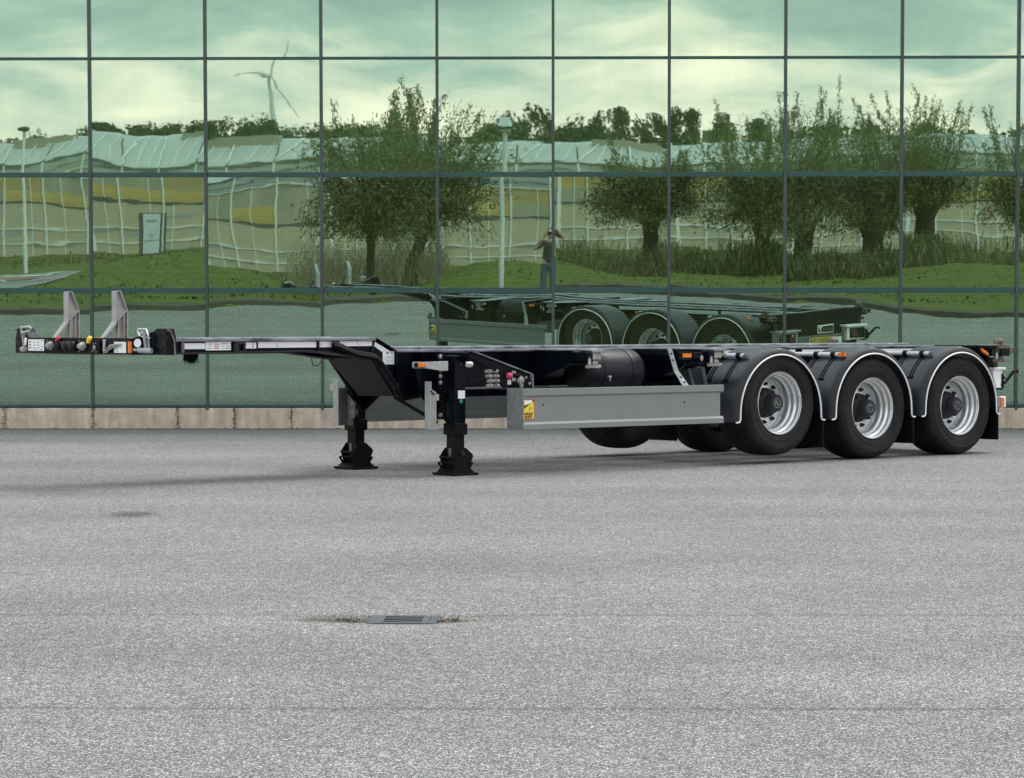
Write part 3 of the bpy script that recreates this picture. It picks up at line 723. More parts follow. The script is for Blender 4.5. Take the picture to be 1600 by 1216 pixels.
# --- mudguards with piping, slots, flaps
def mg_path(r, half=0.600, cz=0.476, zb=0.402, n=26):
    """points from the front bottom over the top to the rear bottom, offset r from the base radius .60"""
    R = 0.600 + r
    pts = [((half + r), zb, 1.0, 0.0)]
    for i in range(n + 1):
        a = pi * i / n
        pts.append(((half + r) * cos(a), cz + (R) * sin(a) * 1.0, cos(a), sin(a)))
    pts.append((-(half + r), zb, -1.0, 0.0))
    return pts
for ai, ax in enumerate((AX + 0.04, 0.04, -AX + 0.04)):
    for s in (1, -1):
        prof = [(0.000, 0.75), (0.014, 0.755), (0.014, 1.160), (0.010, 1.192), (-0.002, 1.214), (-0.022, 1.229), (-0.040, 1.232), (-0.052, 1.232), (-0.052, 1.226), (-0.026, 1.218), (-0.004, 1.192), (0.002, 1.157)]
        mb = MB(); rings = []
        base = mg_path(0.0)
        k = len(prof)
        for (x, z, nx, nz) in base:
            for (dr, y) in prof:
                mb.v.append((ax - 0.02 + x + nx * dr, s * y, z + nz * dr))
        for i in range(len(base) - 1):
            for q in range(k):
                mb.cur = 1 if 3 <= q <= 10 else 0
                mb.f.append((i * k + q, (i + 1) * k + q, (i + 1) * k + (q + 1) % k, i * k + (q + 1) % k)); mb.m.append(mb.cur)
        mb.f.append(tuple(range(k))); mb.m.append(0)
        mb.f.append(tuple((len(base) - 1) * k + q for q in range(k - 1, -1, -1))); mb.m.append(0)
        mg = mb.build('mudguard', [M['fender'], M['fender_lip']], tr, smooth=40)
        pp = [(ax - 0.02 + x - nx * 0.050, s * 1.236, z - nz * 0.050) for (x, z, nx, nz) in base]
        pp = [(pp[0][0] + 0.058, pp[0][1], pp[0][2] - 0.004), (pp[0][0] + 0.018, pp[0][1], pp[0][2] - 0.002)] + [(pp[0][0] + 0.002, pp[0][1], pp[0][2] + 0.02)] + pp[1:-1] + [(pp[-1][0] - 0.002, pp[-1][1], pp[-1][2] + 0.02), (pp[-1][0] - 0.018, pp[-1][1], pp[-1][2] - 0.002), (pp[-1][0] - 0.055, pp[-1][1], pp[-1][2] - 0.004)]
        MB().tube(pp, 0.0075, 8).build('piping', M['piping'], mg, smooth=50)
        # maker's mark on the crown
        mb = MB(); cxm = ax - 0.03
        for q in (-1, 0, 1):
            mb.box(cxm + q * 0.017 - 0.005, cxm + q * 0.017 + 0.005, *sorted((s * 1.190, s * 1.200)), 1.072, 1.0855)
        mb.build('white_mark', M['white'], mg)
        # tube stay with clamps and twin slotted strips
        ta = ax - 0.02 + 0.345; tz = 0.476 + sqrt(0.614 ** 2 - 0.345 ** 2) + 0.033
        st = MB().tube([(ta, s * 0.40, tz), (ta, s * (1.125 if ai else 1.10), tz)], 0.0215, 14).build('mudguard_stay', M['tube'], tr, smooth=40)
        MB().lathe([(0.0225, 0), (0.0225, s * 0.022), (0.018, s * 0.024), (0, s * 0.024)], (ta, s * (1.115 if ai else 1.09), tz), 'y', 14).build('end_cap', M['galv_dark'], st, smooth=40)
        for yb in (0.80, 1.02):
            MB().lathe([(0.0215, -0.024), (0.031, -0.024), (0.031, 0.024), (0.0215, 0.024)], (ta, s * yb, tz), 'y', 14, closed=True).build('clamp', M['black'], st, smooth=40)
            for dy in (-0.017, 0.017):
                pts = []
                for q in range(9):
                    a = 0.56 + 0.50 * (1 - q / 8.0) - 0.02
                    a = pi / 2 - (0.48 + 0.56 * q / 8.0)
                    pts.append((ax - 0.02 + 0.619 * cos(a), s * (yb + dy), 0.476 + 0.619 * sin(a)))
                mb = MB()
                for p in pts: mb.v += [(p[0], p[1] - 0.0065, p[2]), (p[0], p[1] + 0.0065, p[2]), (p[0] * 1.0, p[1] + 0.0065, p[2] - 0.012), (p[0], p[1] - 0.0065, p[2] - 0.012)]
                for q in range(8):
                    for r in range(4): mb.f.append((q * 4 + r, q * 4 + 4 + r, q * 4 + 4 + (r + 1) % 4, q * 4 + (r + 1) % 4)); mb.m.append(0)
                mb.f.append((0, 1, 2, 3)); mb.m.append(0); mb.f.append((35, 34, 33, 32)); mb.m.append(0)
                mb.build('slotted_strip', M['black'], st)
            a = pi / 2 - 1.05
            bx('strip_foot', ax - 0.02 + 0.622 * cos(a) - 0.008, ax - 0.02 + 0.622 * cos(a) + 0.008, s * yb - 0.035, s * yb + 0.035, 0.476 + 0.622 * sin(a) - 0.008, 0.476 + 0.622 * sin(a) + 0.004, M['black'], st, 0)
        # ribbed flap behind the wheel
        mb = MB(); xr = ax - 0.02 - 0.592
        mb.box(xr - 0.004, xr + 0.004, *sorted((s * 0.755, s * 1.226)), 0.135, 0.47)
        for q in range(24):
            y = 0.77 + q * 0.0188
            mb.box(xr + 0.004, xr + 0.011, *sorted((s * y, s * (y + 0.008))), 0.14, 0.47)
        mb.build('mudflap', M['flap'], tr)
        if ai == 1:
            lamp = bx('marker_lamp', ta - 0.022, ta + 0.022, s * 1.135, s * 1.155, tz - 0.022, tz + 0.024, M['black'], st)
            bx('amber_lens', ta - 0.018, ta + 0.020, s * 1.153, s * 1.163, tz - 0.018, tz + 0.020, M['amber'], st)
            bx('amber_lens', ta + 0.0215, ta + 0.030, s * 1.10, s * 1.152, tz - 0.018, tz + 0.020, M['amber'], st)

# --- gooseneck: two rails, neck side plates, skid plate
for s in (1, -1):
    web = [(8.10, 1.190), (5.500, 1.190), (5.285, 1.086), (5.08, 1.086), (5.08, 0.684), (5.235, 0.684), (5.505, 1.010), (5.725, 1.040), (6.05, 1.078), (6.30, 1.092), (6.565, 1.086), (7.42, 1.080), (8.10, 1.078)]
    g = poly_y('gooseneck_rail', web, s * 0.305, s * 0.330, CH, bevel=0.002)
    bx('top_flange', 5.500, 8.10, s * 0.27, s * 0.362, 1.172, 1.204, CT, g, 0.008)
    fl = [(8.10, 1.081), (7.42, 1.083), (6.565, 1.089), (6.30, 1.095), (6.05, 1.081), (5.725, 1.043), (5.505, 1.013), (5.505, 1.000), (5.725, 1.030), (6.05, 1.068), (6.30, 1.082), (6.565, 1.076), (7.42, 1.070), (8.10, 1.068)]
    poly_y('bottom_flange', fl, s * 0.24, s * 0.372, M['dark_grey'], g, 0.002)
    MB().hexa([(5.50, s * 0.27, 1.192), (5.50, s * 0.362, 1.192), (5.285, s * 0.362, 1.078), (5.285, s * 0.27, 1.078), (5.51, s * 0.27, 1.2035), (5.51, s * 0.362, 1.2035), (5.285, s * 0.362, 1.0915), (5.285, s * 0.27, 1.0915)]).build('sloped_flange', CH, g)
    MB().tube([(5.508, s * 0.345, 1.185), (5.545, s * 0.345, 1.045)], 0.008, 6).build('stiffener', M['dark_grey'], g)
    bx('stiffener', 6.118, 6.124, s * 0.331, s * 0.36, 1.08, 1.18, M['dark_grey'], g, 0)
    y0, y1 = s * 0.3312, s * 0.3335
    for (a0, a1, z0, z1) in ((7.49, 7.283, 1.112, 1.160), (6.884, 6.765, 1.113, 1.163), (6.744, 6.134, 1.118, 1.168), (6.108, 5.968, 1.119, 1.168)):
        bx('reflective_tape', a0, a1, y0, y1, z0, z1, M['white'], g, 0)
    poly_y('reflective_tape', [(5.885, 1.170), (5.885, 1.158), (5.80, 1.127), (5.527, 1.127), (5.527, 1.172)], y0, y1, M['white'], g)
    poly_y('reflective_tape', [(5.500, 1.164), (5.326, 1.079), (5.420, 1.076), (5.507, 1.128)], y0, y1, M['white'], g)
    for a0 in (6.80, 6.755, 6.79):
        bx('tape_joint', a0, a0 + 0.004, y0, s * 0.3345, 1.108, 1.165, M['rust'] if a0 == 6.755 else M['ink_grey'], g, 0)
    for a0, zz in ((6.55, 1.13), (6.09, 1.135), (5.69, 1.14)):
        mb = MB(); mb.box(a0, a0 + 0.004, min(y0, s * .3345), max(y0, s * .3345), zz, zz + 0.025); mb.box(a0 - 0.035, a0, min(y0, s * .3345), max(y0, s * .3345), zz, zz + 0.003)
        mb.build('tape_print', M['ink_grey'], g)
    stk = bx('type_sticker', 5.409, 5.283, y0, y1, 0.966, 1.079, M['white'], g, 0)
    mb = MB(); ya, yb = sorted((s * 0.3336, s * 0.3342))
    mb.box(5.345, 5.372, ya, yb, 1.055, 1.072); mb.box(5.30, 5.315, ya, yb, 1.058, 1.070)
    for q in range(6): mb.box(5.295, 5.395 - 0.01 * (q % 3), ya, yb, 0.975 + q * 0.012, 0.978 + q * 0.012)
    mb.build('sticker_print', M['ink_grey'], stk)
    stk = bx('instruction_sticker', 7.279, 7.024, y0, s * 0.3345, 1.100, 1.182, M['white'], g, 0)
    for (m_, rects) in ((M['ink_blue'], [(7.195, 7.160, 1.168, 1.178)]), (M['ink_red'], [(7.19, 7.145, 1.148, 1.154), (7.19, 7.145, 1.132, 1.139), (7.19, 7.145, 1.114, 1.122)]),
                        (M['ink_green'], [(7.075, 7.04, 1.132, 1.139)]), (M['ink_grey'], [(7.27, 7.23, 1.170, 1.173), (7.255, 7.21, 1.150, 1.154), (7.245, 7.228, 1.133, 1.138), (7.265, 7.225, 1.114, 1.118), (7.12, 7.06, 1.151, 1.157), (7.12, 7.09, 1.133, 1.136), (7.12, 7.09, 1.115, 1.118), (7.08, 7.035, 1.113, 1.120), (7.06, 7.05, 1.168, 1.176)])):
        mb = MB(); ya, yb = sorted((s * 0.3345, s * 0.3352))
        for (a, b, z0, z1) in rects: mb.box(b, a, ya, yb, z0, z1)
        mb.build('sticker_print', m_, stk)
    cl = MB()
    cl.box(6.888, 7.005, *sorted((s * 0.30, s * 0.356)), 1.072, 1.092); cl.box(6.888, 7.005, *sorted((s * 0.30, s * 0.356)), 1.150, 1.172)
    cl.box(6.888, 6.905, *sorted((s * 0.30, s * 0.356)), 1.092, 1.150); cl.box(6.955, 7.005, *sorted((s * 0.30, s * 0.356)), 1.092, 1.150)
    cl.build('hose_box', M['dark_grey'], g, bevel=0.004)
    bx('stiffener', 7.50, 7.53, s * 0.331, s * 0.352, 1.083, 1.172, M['galv_dark'], g)
bx('skid_plate', 6.7, 7.9, -0.30, 0.30, 1.069, 1.078, M['dark_grey'])
MB().hexa([(5.508, -0.304, 1.006), (5.508, 0.304, 1.006), (5.205, 0.250, 0.682), (5.205, -0.250, 0.682), (5.522, -0.304, 1.018), (5.522, 0.304, 1.018), (5.220, 0.250, 0.684), (5.220, -0.250, 0.684)]).build('neck_plate', M['tank'], tr, bevel=0.002)
bx('neck_underside', 5.52, 6.7, -0.30, 0.30, 1.070, 1.078, M['dark_grey'])
for a0 in (5.65, 6.2, 6.75, 7.35, 7.85):
    bx('cross_member', a0 - 0.03, a0 + 0.03, -0.30, 0.30, 1.085, 1.165, CH)
# bristle skirt round the king pin
mb = MB()
for q in range(260):
    a = random.uniform(0, 2 * pi); r = random.uniform(0.01, 0.062)
    x, y = 7.195 + r * cos(a), r * sin(a); L = random.uniform(0.055, 0.095) + (0.02 if random.random() < 0.1 else 0)
    dx, dy = random.gauss(0, 0.006), random.gauss(0, 0.006)
    mb.add([(x - 0.004, y, 1.07), (x + 0.004, y, 1.07), (x + dx, y + dy, 1.07 - L), (x, y + 0.005, 1.07)], [(0, 1, 2), (1, 3, 2), (3, 0, 2)])
mb.lathe([(0.05, 1.07), (0.05, 1.03), (0.03, 1.0), (0.0, 1.0)], (7.195, 0, 0), 'z', 12)
mb.build('king_pin_brush', M['black'], tr)
# hose bundle down the neck
for k, (dy, dz, r) in enumerate(((0.0, 0.0, 0.022), (0.024, -0.016, 0.015), (-0.006, -0.026, 0.013))):
    P = [(5.98, 0.355 + dy, 1.146 + dz), (5.955, 0.375 + dy, 1.143 + dz), (5.749, 0.385 + dy, 1.068 + dz), (5.60, 0.385 + dy, 1.050 + dz), (5.535, 0.385 + dy, 1.036 + dz), (5.470, 0.385 + dy, 0.985 + dz), (5.351, 0.380 + dy, 0.836 + dz), (5.26, 0.375 + dy, 0.722 + dz), (5.235, 0.36 + dy, 0.688 + dz), (5.19, 0.34 + dy, 0.680 + dz), (5.05, 0.35 + dy, 0.70 + dz), (4.95, 0.42, 0.74 + dz)]
    MB().tube(P, r, 8).build('hose', M['black'], tr, smooth=60)
for (a, z) in ((5.44, 0.945), (5.395, 0.885), (5.35, 0.83), (5.31, 0.785)):
    MB().lathe([(0.030, -0.005), (0.030, 0.005)], (a, 0.392, z - 0.01), 'y', 10).build('hose_clip', M['dark_grey'], tr)
MB().tube([(5.72, -0.28, 1.03), (5.70, -0.29, 0.96), (5.64, -0.30, 0.945), (5.59, -0.30, 0.99)], 0.004, 5).build('cable_loop', M['black'], tr)

# --- main frame
for s in (1, -1):
    bm_ = poly_y('main_beam', [(5.08, 1.078), (5.08, 0.684), (4.0, 0.684), (2.6, 0.76), (-1.99, 0.84), (-1.99, 1.078)], s * 0.375, s * 0.395, CH, bevel=0.002)
    bx('top_flange', -1.99, 5.26, s * 0.30, s * 0.450, 1.070, 1.092, CT, bm_, 0.006)
    poly_y('bottom_flange', [(5.08, 0.690), (5.08, 0.672), (4.0, 0.672), (2.6, 0.748), (-1.99, 0.828), (-1.99, 0.845), (2.6, 0.765), (4.0, 0.690)], s * 0.32, s * 0.45, CH, bm_, 0.002)
    bx('inner_runner', -1.6, 4.95, s * 0.18, s * 0.295, 1.060, 1.116, CT, tr, 0.008)
    for (a0, a1) in ((1.31, 0.30), (0.20, -0.60), (-0.66, -1.60), (-1.62, -1.985)):
        bx('reflective_tape', a0, a1, s * 0.4505, s * 0.4525, 1.002, 1.060, M['white'], bm_, 0)
    bx('tape_carrier', -1.985, 1.31, s * 0.395, s * 0.450, 0.998, 1.0645, CH, bm_, 0)
    for a0 in (5.05, 4.60, 4.05, 3.3, 2.75, 2.0, 1.2):
        bx('stiffener', a0 - 0.005, a0 + 0.005, s * 0.395, s * 0.448, 0.76, 1.07, CH, bm_, 0)
    # outer web panels between neck and tank
    bx('outer_box', 5.275, 4.05, s * 0.34, s * 0.374, 0.70, 1.07, CH, bm_, 0.002)
for a0 in (5.0, 4.2, 3.6, 2.9, 2.1, 1.3, 0.65, 0.0, -0.65, -1.31, -1.8):
    bx('cross_member', a0 - 0.045, a0 + 0.045, -0.374, 0.374, 0.86, 1.05, CH)
MB().tube([(4.9, 0.47, 0.745), (3.0, 0.47, 0.748)], 0.011, 6).build('air_pipe', M['galv_dark'], tr)
MB().tube([(4.80, 0.50, 0.72), (4.55, 0.5, 0.80), (4.40, 0.52, 0.83)], 0.007, 6).build('air_pipe', M['black'], tr)

# --- landing legs
for s in (1, -1):
    bcx, acx = s * 0.70, 4.895
    bx('leg_cross_beam', 4.83, 4.96, s * 0.40, s * 0.63, 0.70, 0.98, CH)
    lg = bx('landing_leg', acx - 0.060, acx + 0.060, bcx - 0.070, bcx + 0.070, 0.43, 1.043, M['black'] if s < 0 else CH, tr, 0.008)
    bx('collar', acx - 0.072, acx + 0.072, bcx - 0.082, bcx + 0.082, 0.352, 0.452, M['black'], lg, 0.008)
    bx('inner_tube', acx - 0.052, acx + 0.052, bcx - 0.062, bcx + 0.062, 0.11, 0.36, M['black'], lg, 0.006)
    ft = MB()
    for side in (-1, 1):
        yy = bcx + side * 0.085
        pts = [(acx + 0.100, 0.172), (acx + 0.045, 0.240), (acx - 0.045, 0.240), (acx - 0.125, 0.178), (acx - 0.118, 0.140), (acx - 0.085, 0.070), (acx - 0.04, 0.035), (acx + 0.03, 0.035), (acx + 0.075, 0.070), (acx + 0.100, 0.140)]
        ft.prism(pts, 'y', yy - 0.006, yy + 0.006)
    ft.box(acx + 0.10, acx + 0.112, bcx - 0.09, bcx + 0.09, 0.150, 0.168); ft.box(acx - 0.128, acx - 0.116, bcx - 0.09, bcx + 0.09, 0.150, 0.168)
    ft.tube([(acx, bcx - 0.10, 0.185), (acx, bcx + 0.10, 0.185)], 0.022, 12)
    for side in (-1, 1):
        yy = bcx + side * 0.098
        ft.prism([(acx - 0.140, 0.018), (acx - 0.085, 0.062), (acx - 0.122, 0.108), (acx - 0.105, 0.114), (acx - 0.050, 0.050), (acx + 0.050, 0.050), (acx + 0.105, 0.114), (acx + 0.122, 0.108), (acx + 0.085, 0.062), (acx + 0.140, 0.018)], 'y', yy - 0.006, yy + 0.006)
    ft.hexa([(acx + 0.06, bcx - 0.09, 0.02), (acx + 0.14, bcx - 0.09, 0.02), (acx + 0.14, bcx + 0.09, 0.02), (acx + 0.06, bcx + 0.09, 0.02), (acx + 0.07, bcx - 0.09, 0.058), (acx + 0.082, bcx - 0.09, 0.060), (acx + 0.082, bcx + 0.09, 0.060), (acx + 0.07, bcx + 0.09, 0.058)])
    ft.hexa([(acx + 0.10, bcx - 0.085, 0.112), (acx + 0.128, bcx - 0.085, 0.108), (acx + 0.128, bcx + 0.085, 0.108), (acx + 0.10, bcx + 0.085, 0.112), (acx + 0.10, bcx - 0.085, 0.122), (acx + 0.128, bcx - 0.085, 0.118), (acx + 0.128, bcx + 0.085, 0.118), (acx + 0.10, bcx + 0.085, 0.122)])
    ft.build('rocker_foot', M['black'], lg, bevel=0.002)
    mb = MB(); mb.lathe([(0.026, 0), (0.026, s * 0.008), (0.017, s * 0.010), (0.017, s * 0.022), (0, s * 0.022)], (acx, bcx + s * 0.092, 0.190), 'y', 6); mb.build('pivot_bolt', M['dark_grey'], lg)
    mb = MB(); mb.hexa([(acx - 0.125, bcx - 0.150, 0), (acx + 0.125, bcx - 0.150, 0), (acx + 0.125, bcx + 0.150, 0), (acx - 0.125, bcx + 0.150, 0), (acx - 0.125, bcx - 0.150, 0.018), (acx + 0.125, bcx - 0.150, 0.018), (acx + 0.125, bcx + 0.150, 0.018), (acx - 0.125, bcx + 0.150, 0.018)])
    mb.box(acx + 0.11, acx + 0.14, bcx - 0.15, bcx + 0.15, 0.006, 0.024); mb.box(acx - 0.14, acx - 0.11, bcx - 0.15, bcx + 0.15, 0.006, 0.024)
    mb.build('base_plate', M['black'], lg, bevel=0.003)
    # grease and wear marks on the inner tube
    bx('wear_patch', acx + 0.0523, acx + 0.0535, bcx - 0.03, bcx + 0.005, 0.165, 0.235, M['galv_dark'], lg, 0)
    # bolt plate and gusset in front of the leg's inner side
    bp = bx('bolt_plate', 4.955, 4.967, s * 0.530, s * 0.640, 0.485, 1.055, M['black'], lg, 0.002)
    nb = None
    for q in range(10):
        z = 1.030 - q * 0.0565
        if nb is None:
            nb = MB().ball((0, 0, 0), 0.016, 0.021, 0.021, 10, 6).build('bolt_head', M['zinc'], lg, smooth=60)
            b2 = nb
        else:
            b2 = copy_part(nb, lg)
        if 5 <= q <= 8:
            b2.data = b2.data.copy(); b2.data.materials[0] = M['black']
        b2.location = (4.972, s * 0.592, z)
    poly_y('gusset', [(4.95, 0.98), (5.20, 0.98), (5.14, 0.70), (4.95, 0.50)], s * 0.50, s * 0.515, CH, lg)
    mb = MB(); mb.prism([(s * 0.26, 0.70), (s * 0.26, 0.86), (s * 0.63, 0.86), (s * 0.63, 0.46)], 'x', 4.93, 4.944); mb.build('gusset', CH, lg)
    # grey angle post with hook standing on the leg's front side
    post = MB()
    # front leaf: narrow head on top, wide body below
    yl, yr = s * 0.65 - 0.075, s * 0.65 + 0.075
    post.prism([(yl, 0.402), (yr, 0.402), (yr, 0.725), (yr - 0.05, 0.745), (yl + 0.085, 0.748), (yl + 0.085, 0.818), (yl, 0.818)] if s > 0 else
               [(yl, 0.402), (yl + 0.075, 0.402), (yl + 0.075, 0.822), (yl, 0.822)], 'x', 5.130, 5.137)
    if s > 0:
        post.box(5.04, 5.1295, yl, yl + 0.006, 0.402, 0.74)
        post.box(5.13, 5.137, yr, yr + 0.035, 0.655, 0.71)
        post.box(5.12, 5.137, yr, yr + 0.025, 0.405, 0.43)
    pst = post.build('angle_post', M['galv'], lg, bevel=0.002)
    if s > 0:
        MB().tube([(5.140, s * 0.66, 0.735), (5.143, s * 0.695, 0.715), (5.141, s * 0.70, 0.700)], 0.007, 6).build('hook', M['black'], pst)
        bx('fold_edge', 5.137, 5.143, s * 0.652, s * 0.660, 0.402, 0.725, M['tube'], pst, 0)
    else:
        MB().lathe([(0.034, 5.128), (0.034, 5.138)], (0, yl - 0.012, 0.748), 'x', 16).build('round_lug', M['galv'], pst)
        bx('rear_leaf', 5.03, 5.128, yl + 0.070, yl + 0.076, 0.402, 0.740, M['galv_dark'], pst)
        bx('rear_leaf', 5.034, 5.040, yl + 0.078, yl + 0.16, 0.402, 0.735, M['galv_dark'], pst)
        sp = MB(); sp.prism([(s * 0.57, 0.45), (s * 0.51, 0.48), (s * 0.50, 0.64), (s * 0.53, 0.70), (s * 0.60, 0.70), (s * 0.60, 0.45)], 'x', 5.05, 5.06); sp.build('swivel_plate', M['galv_dark'], pst)
        for z in (0.53, 0.60): MB().ball((5.064, s * 0.535, z), 0.01, 0.013, 0.013).build('bolt_head', M['zinc'], pst)
    if s > 0: MB().tube([(5.14, s * 0.16, 0.675), (5.02, s * 0.60, 0.46)], 0.017, 8).build('leg_brace', M['black'], lg)
    if s > 0:
        yf = bcx + 0.0702
        stk = bx('paper_tag', acx - 0.048, acx + 0.030, yf, yf + 0.003, 0.668, 0.738, M['white'], lg, 0)
        MB().lathe([(0.018, yf), (0.018, yf + 0.0025), (0, yf + 0.0025)], (acx - 0.005, 0, 0.645), 'y', 16).build('green_dot', mat('green_sticker', (0.03, 0.30, 0.20), 0.5), lg)
        MB().lathe([(0.020, yf), (0.020, yf + 0.006), (0.012, yf + 0.008), (0, yf + 0.008)], (acx - 0.005, 0, 0.965), 'y', 14).build('plug', M['dark_grey'], lg)
    # gear shaft cap behind the leg
    MB().lathe([(0.022, 4.745), (0.025, 4.752), (0.025, 4.800), (0.018, 4.815), (0.018, 4.84)], (0, bcx + s * 0.045, 0.963), 'x', 14).build('shaft_cap', M['white'], lg, smooth=40)
    if s > 0:
        # side marker on a pressed bracket
        br = poly_y('lamp_bracket', [(5.455, 0.985), (5.455, 0.945), (5.44, 0.938), (5.32, 0.938), (5.13, 0.912), (5.06, 0.912), (5.06, 0.995), (5.33, 0.990), (5.44, 0.992)], s * 0.790, s * 0.800, M['galv'], tr, 0.003)
        bx('lamp_body', 5.440, 5.315, s * 0.800, s * 0.808, 0.944, 0.986, M['black'], br)
        bx('amber_lens', 5.408, 5.320, s * 0.806, s * 0.818, 0.948, 0.982, M['amber'], br)
        bx('bracket_arm', 5.06, 5.10, s * 0.60, s * 0.795, 0.93, 0.96, M['black'], br)

# --- control panel bracket behind the near leg (both sides carry the triangular bracket)
for s in (1, -1):
    tb = poly_y('triangular_bracket', [(4.885, 1.080), (4.205, 0.872), (4.165, 0.757), (4.52, 0.757), (4.56, 0.89), (4.885, 1.02)], s * 0.885, s * 0.895, CH, tr, 0.002)
    MB().hexa([(4.90, s * 0.83, 1.082), (4.90, s * 0.93, 1.082), (4.19, s * 0.93, 0.866), (4.19, s * 0.83, 0.866), (4.90, s * 0.83, 1.092), (4.90, s * 0.93, 1.092), (4.19, s * 0.93, 0.877), (4.19, s * 0.83, 0.877)]).build('bracket_flange', CT if s > 0 else CH, tb)
    bx('bracket_arm', 4.80, 4.88, s * 0.45, s * 0.885, 1.00, 1.068, CH, tb)
    bx('bracket_lip', 4.168, 4.176, s * 0.87, s * 0.91, 0.757, 0.872, M['galv'], tb)
    for (a, z) in ((4.245, 0.845), (4.205, 0.790), (4.29, 0.775)):
        MB().ball((a, s * 0.898, z), 0.014, 0.010, 0.014).build('bolt_head', M['zinc'], tb)
    if s > 0:
        rnd = random.Random(4)
        for i in range(4):
            for j in range(2):
                a = 4.665 - j * 0.075 + rnd.uniform(-.012, .012) - 0.02 * i * 0.5; z = 0.905 - i * 0.042
                mb = MB()
                mb.lathe([(0.018, 0), (0.021, 0.01), (0.014, 0.02), (0.017, 0.035), (0.010, 0.045), (0, 0.045)], (a, 0.86, z), 'y', 8)
                mb.tube([(a, 0.87, z), (a - 0.03, 0.872, z + 0.004)], 0.012, 7); mb.box(a - 0.012, a + 0.03, 0.85, 0.875, z - 0.014, z + 0.012)
                mb.build('valve_block', M['zinc'], tb, smooth=40)
        MB().lathe([(0.024, 4.437), (0.027, 4.445), (0.027, 4.470), (0.022, 4.482), (0, 4.482)], (0, 0.912, 0.864), 'x', 14).build('valve_knob', M['pink'], tb, smooth=40)
        MB().lathe([(0.012, 4.34), (0.019, 4.345), (0.019, 4.405), (0.012, 4.41)], (0, 0.912, 0.864), 'x', 12).build('valve_knob', M['black'], tb, smooth=40)
        mb = MB(); mb.box(4.375, 4.418, 0.900, 0.908, 0.815, 0.905); mb.box(4.385, 4.408, 0.908, 0.911, 0.885, 0.90); mb.build('valve_plate', M['galv'], tb, bevel=0.006)
        st2 = bx('small_label', 4.462, 4.424, 0.8955, 0.8985, 0.786, 0.826, M['white'], tb, 0)
        mb = MB(); mb.box(4.440, 4.446, 0.8985, 0.8992, 0.795, 0.818); mb.build('label_print', M['ink'], st2)
        mb = MB(); mb.lathe([(0.040, 0.897), (0.042, 0.903), (0.036, 0.915), (0.020, 0.922), (0, 0.922)], (4.315, 0, 0.822), 'y', 18); mb.build('pressure_gauge', M['zinc'], tb, smooth=40)
        mb = MB(); mb.tube([(4.345, 0.93, 0.80), (4.352, 0.95, 0.77), (4.356, 0.96, 0.748)], 0.014, 8); mb.box(4.335, 4.372, 0.945, 0.965, 0.735, 0.756); mb.build('guard_hanger', M['galv_dark'], tb)

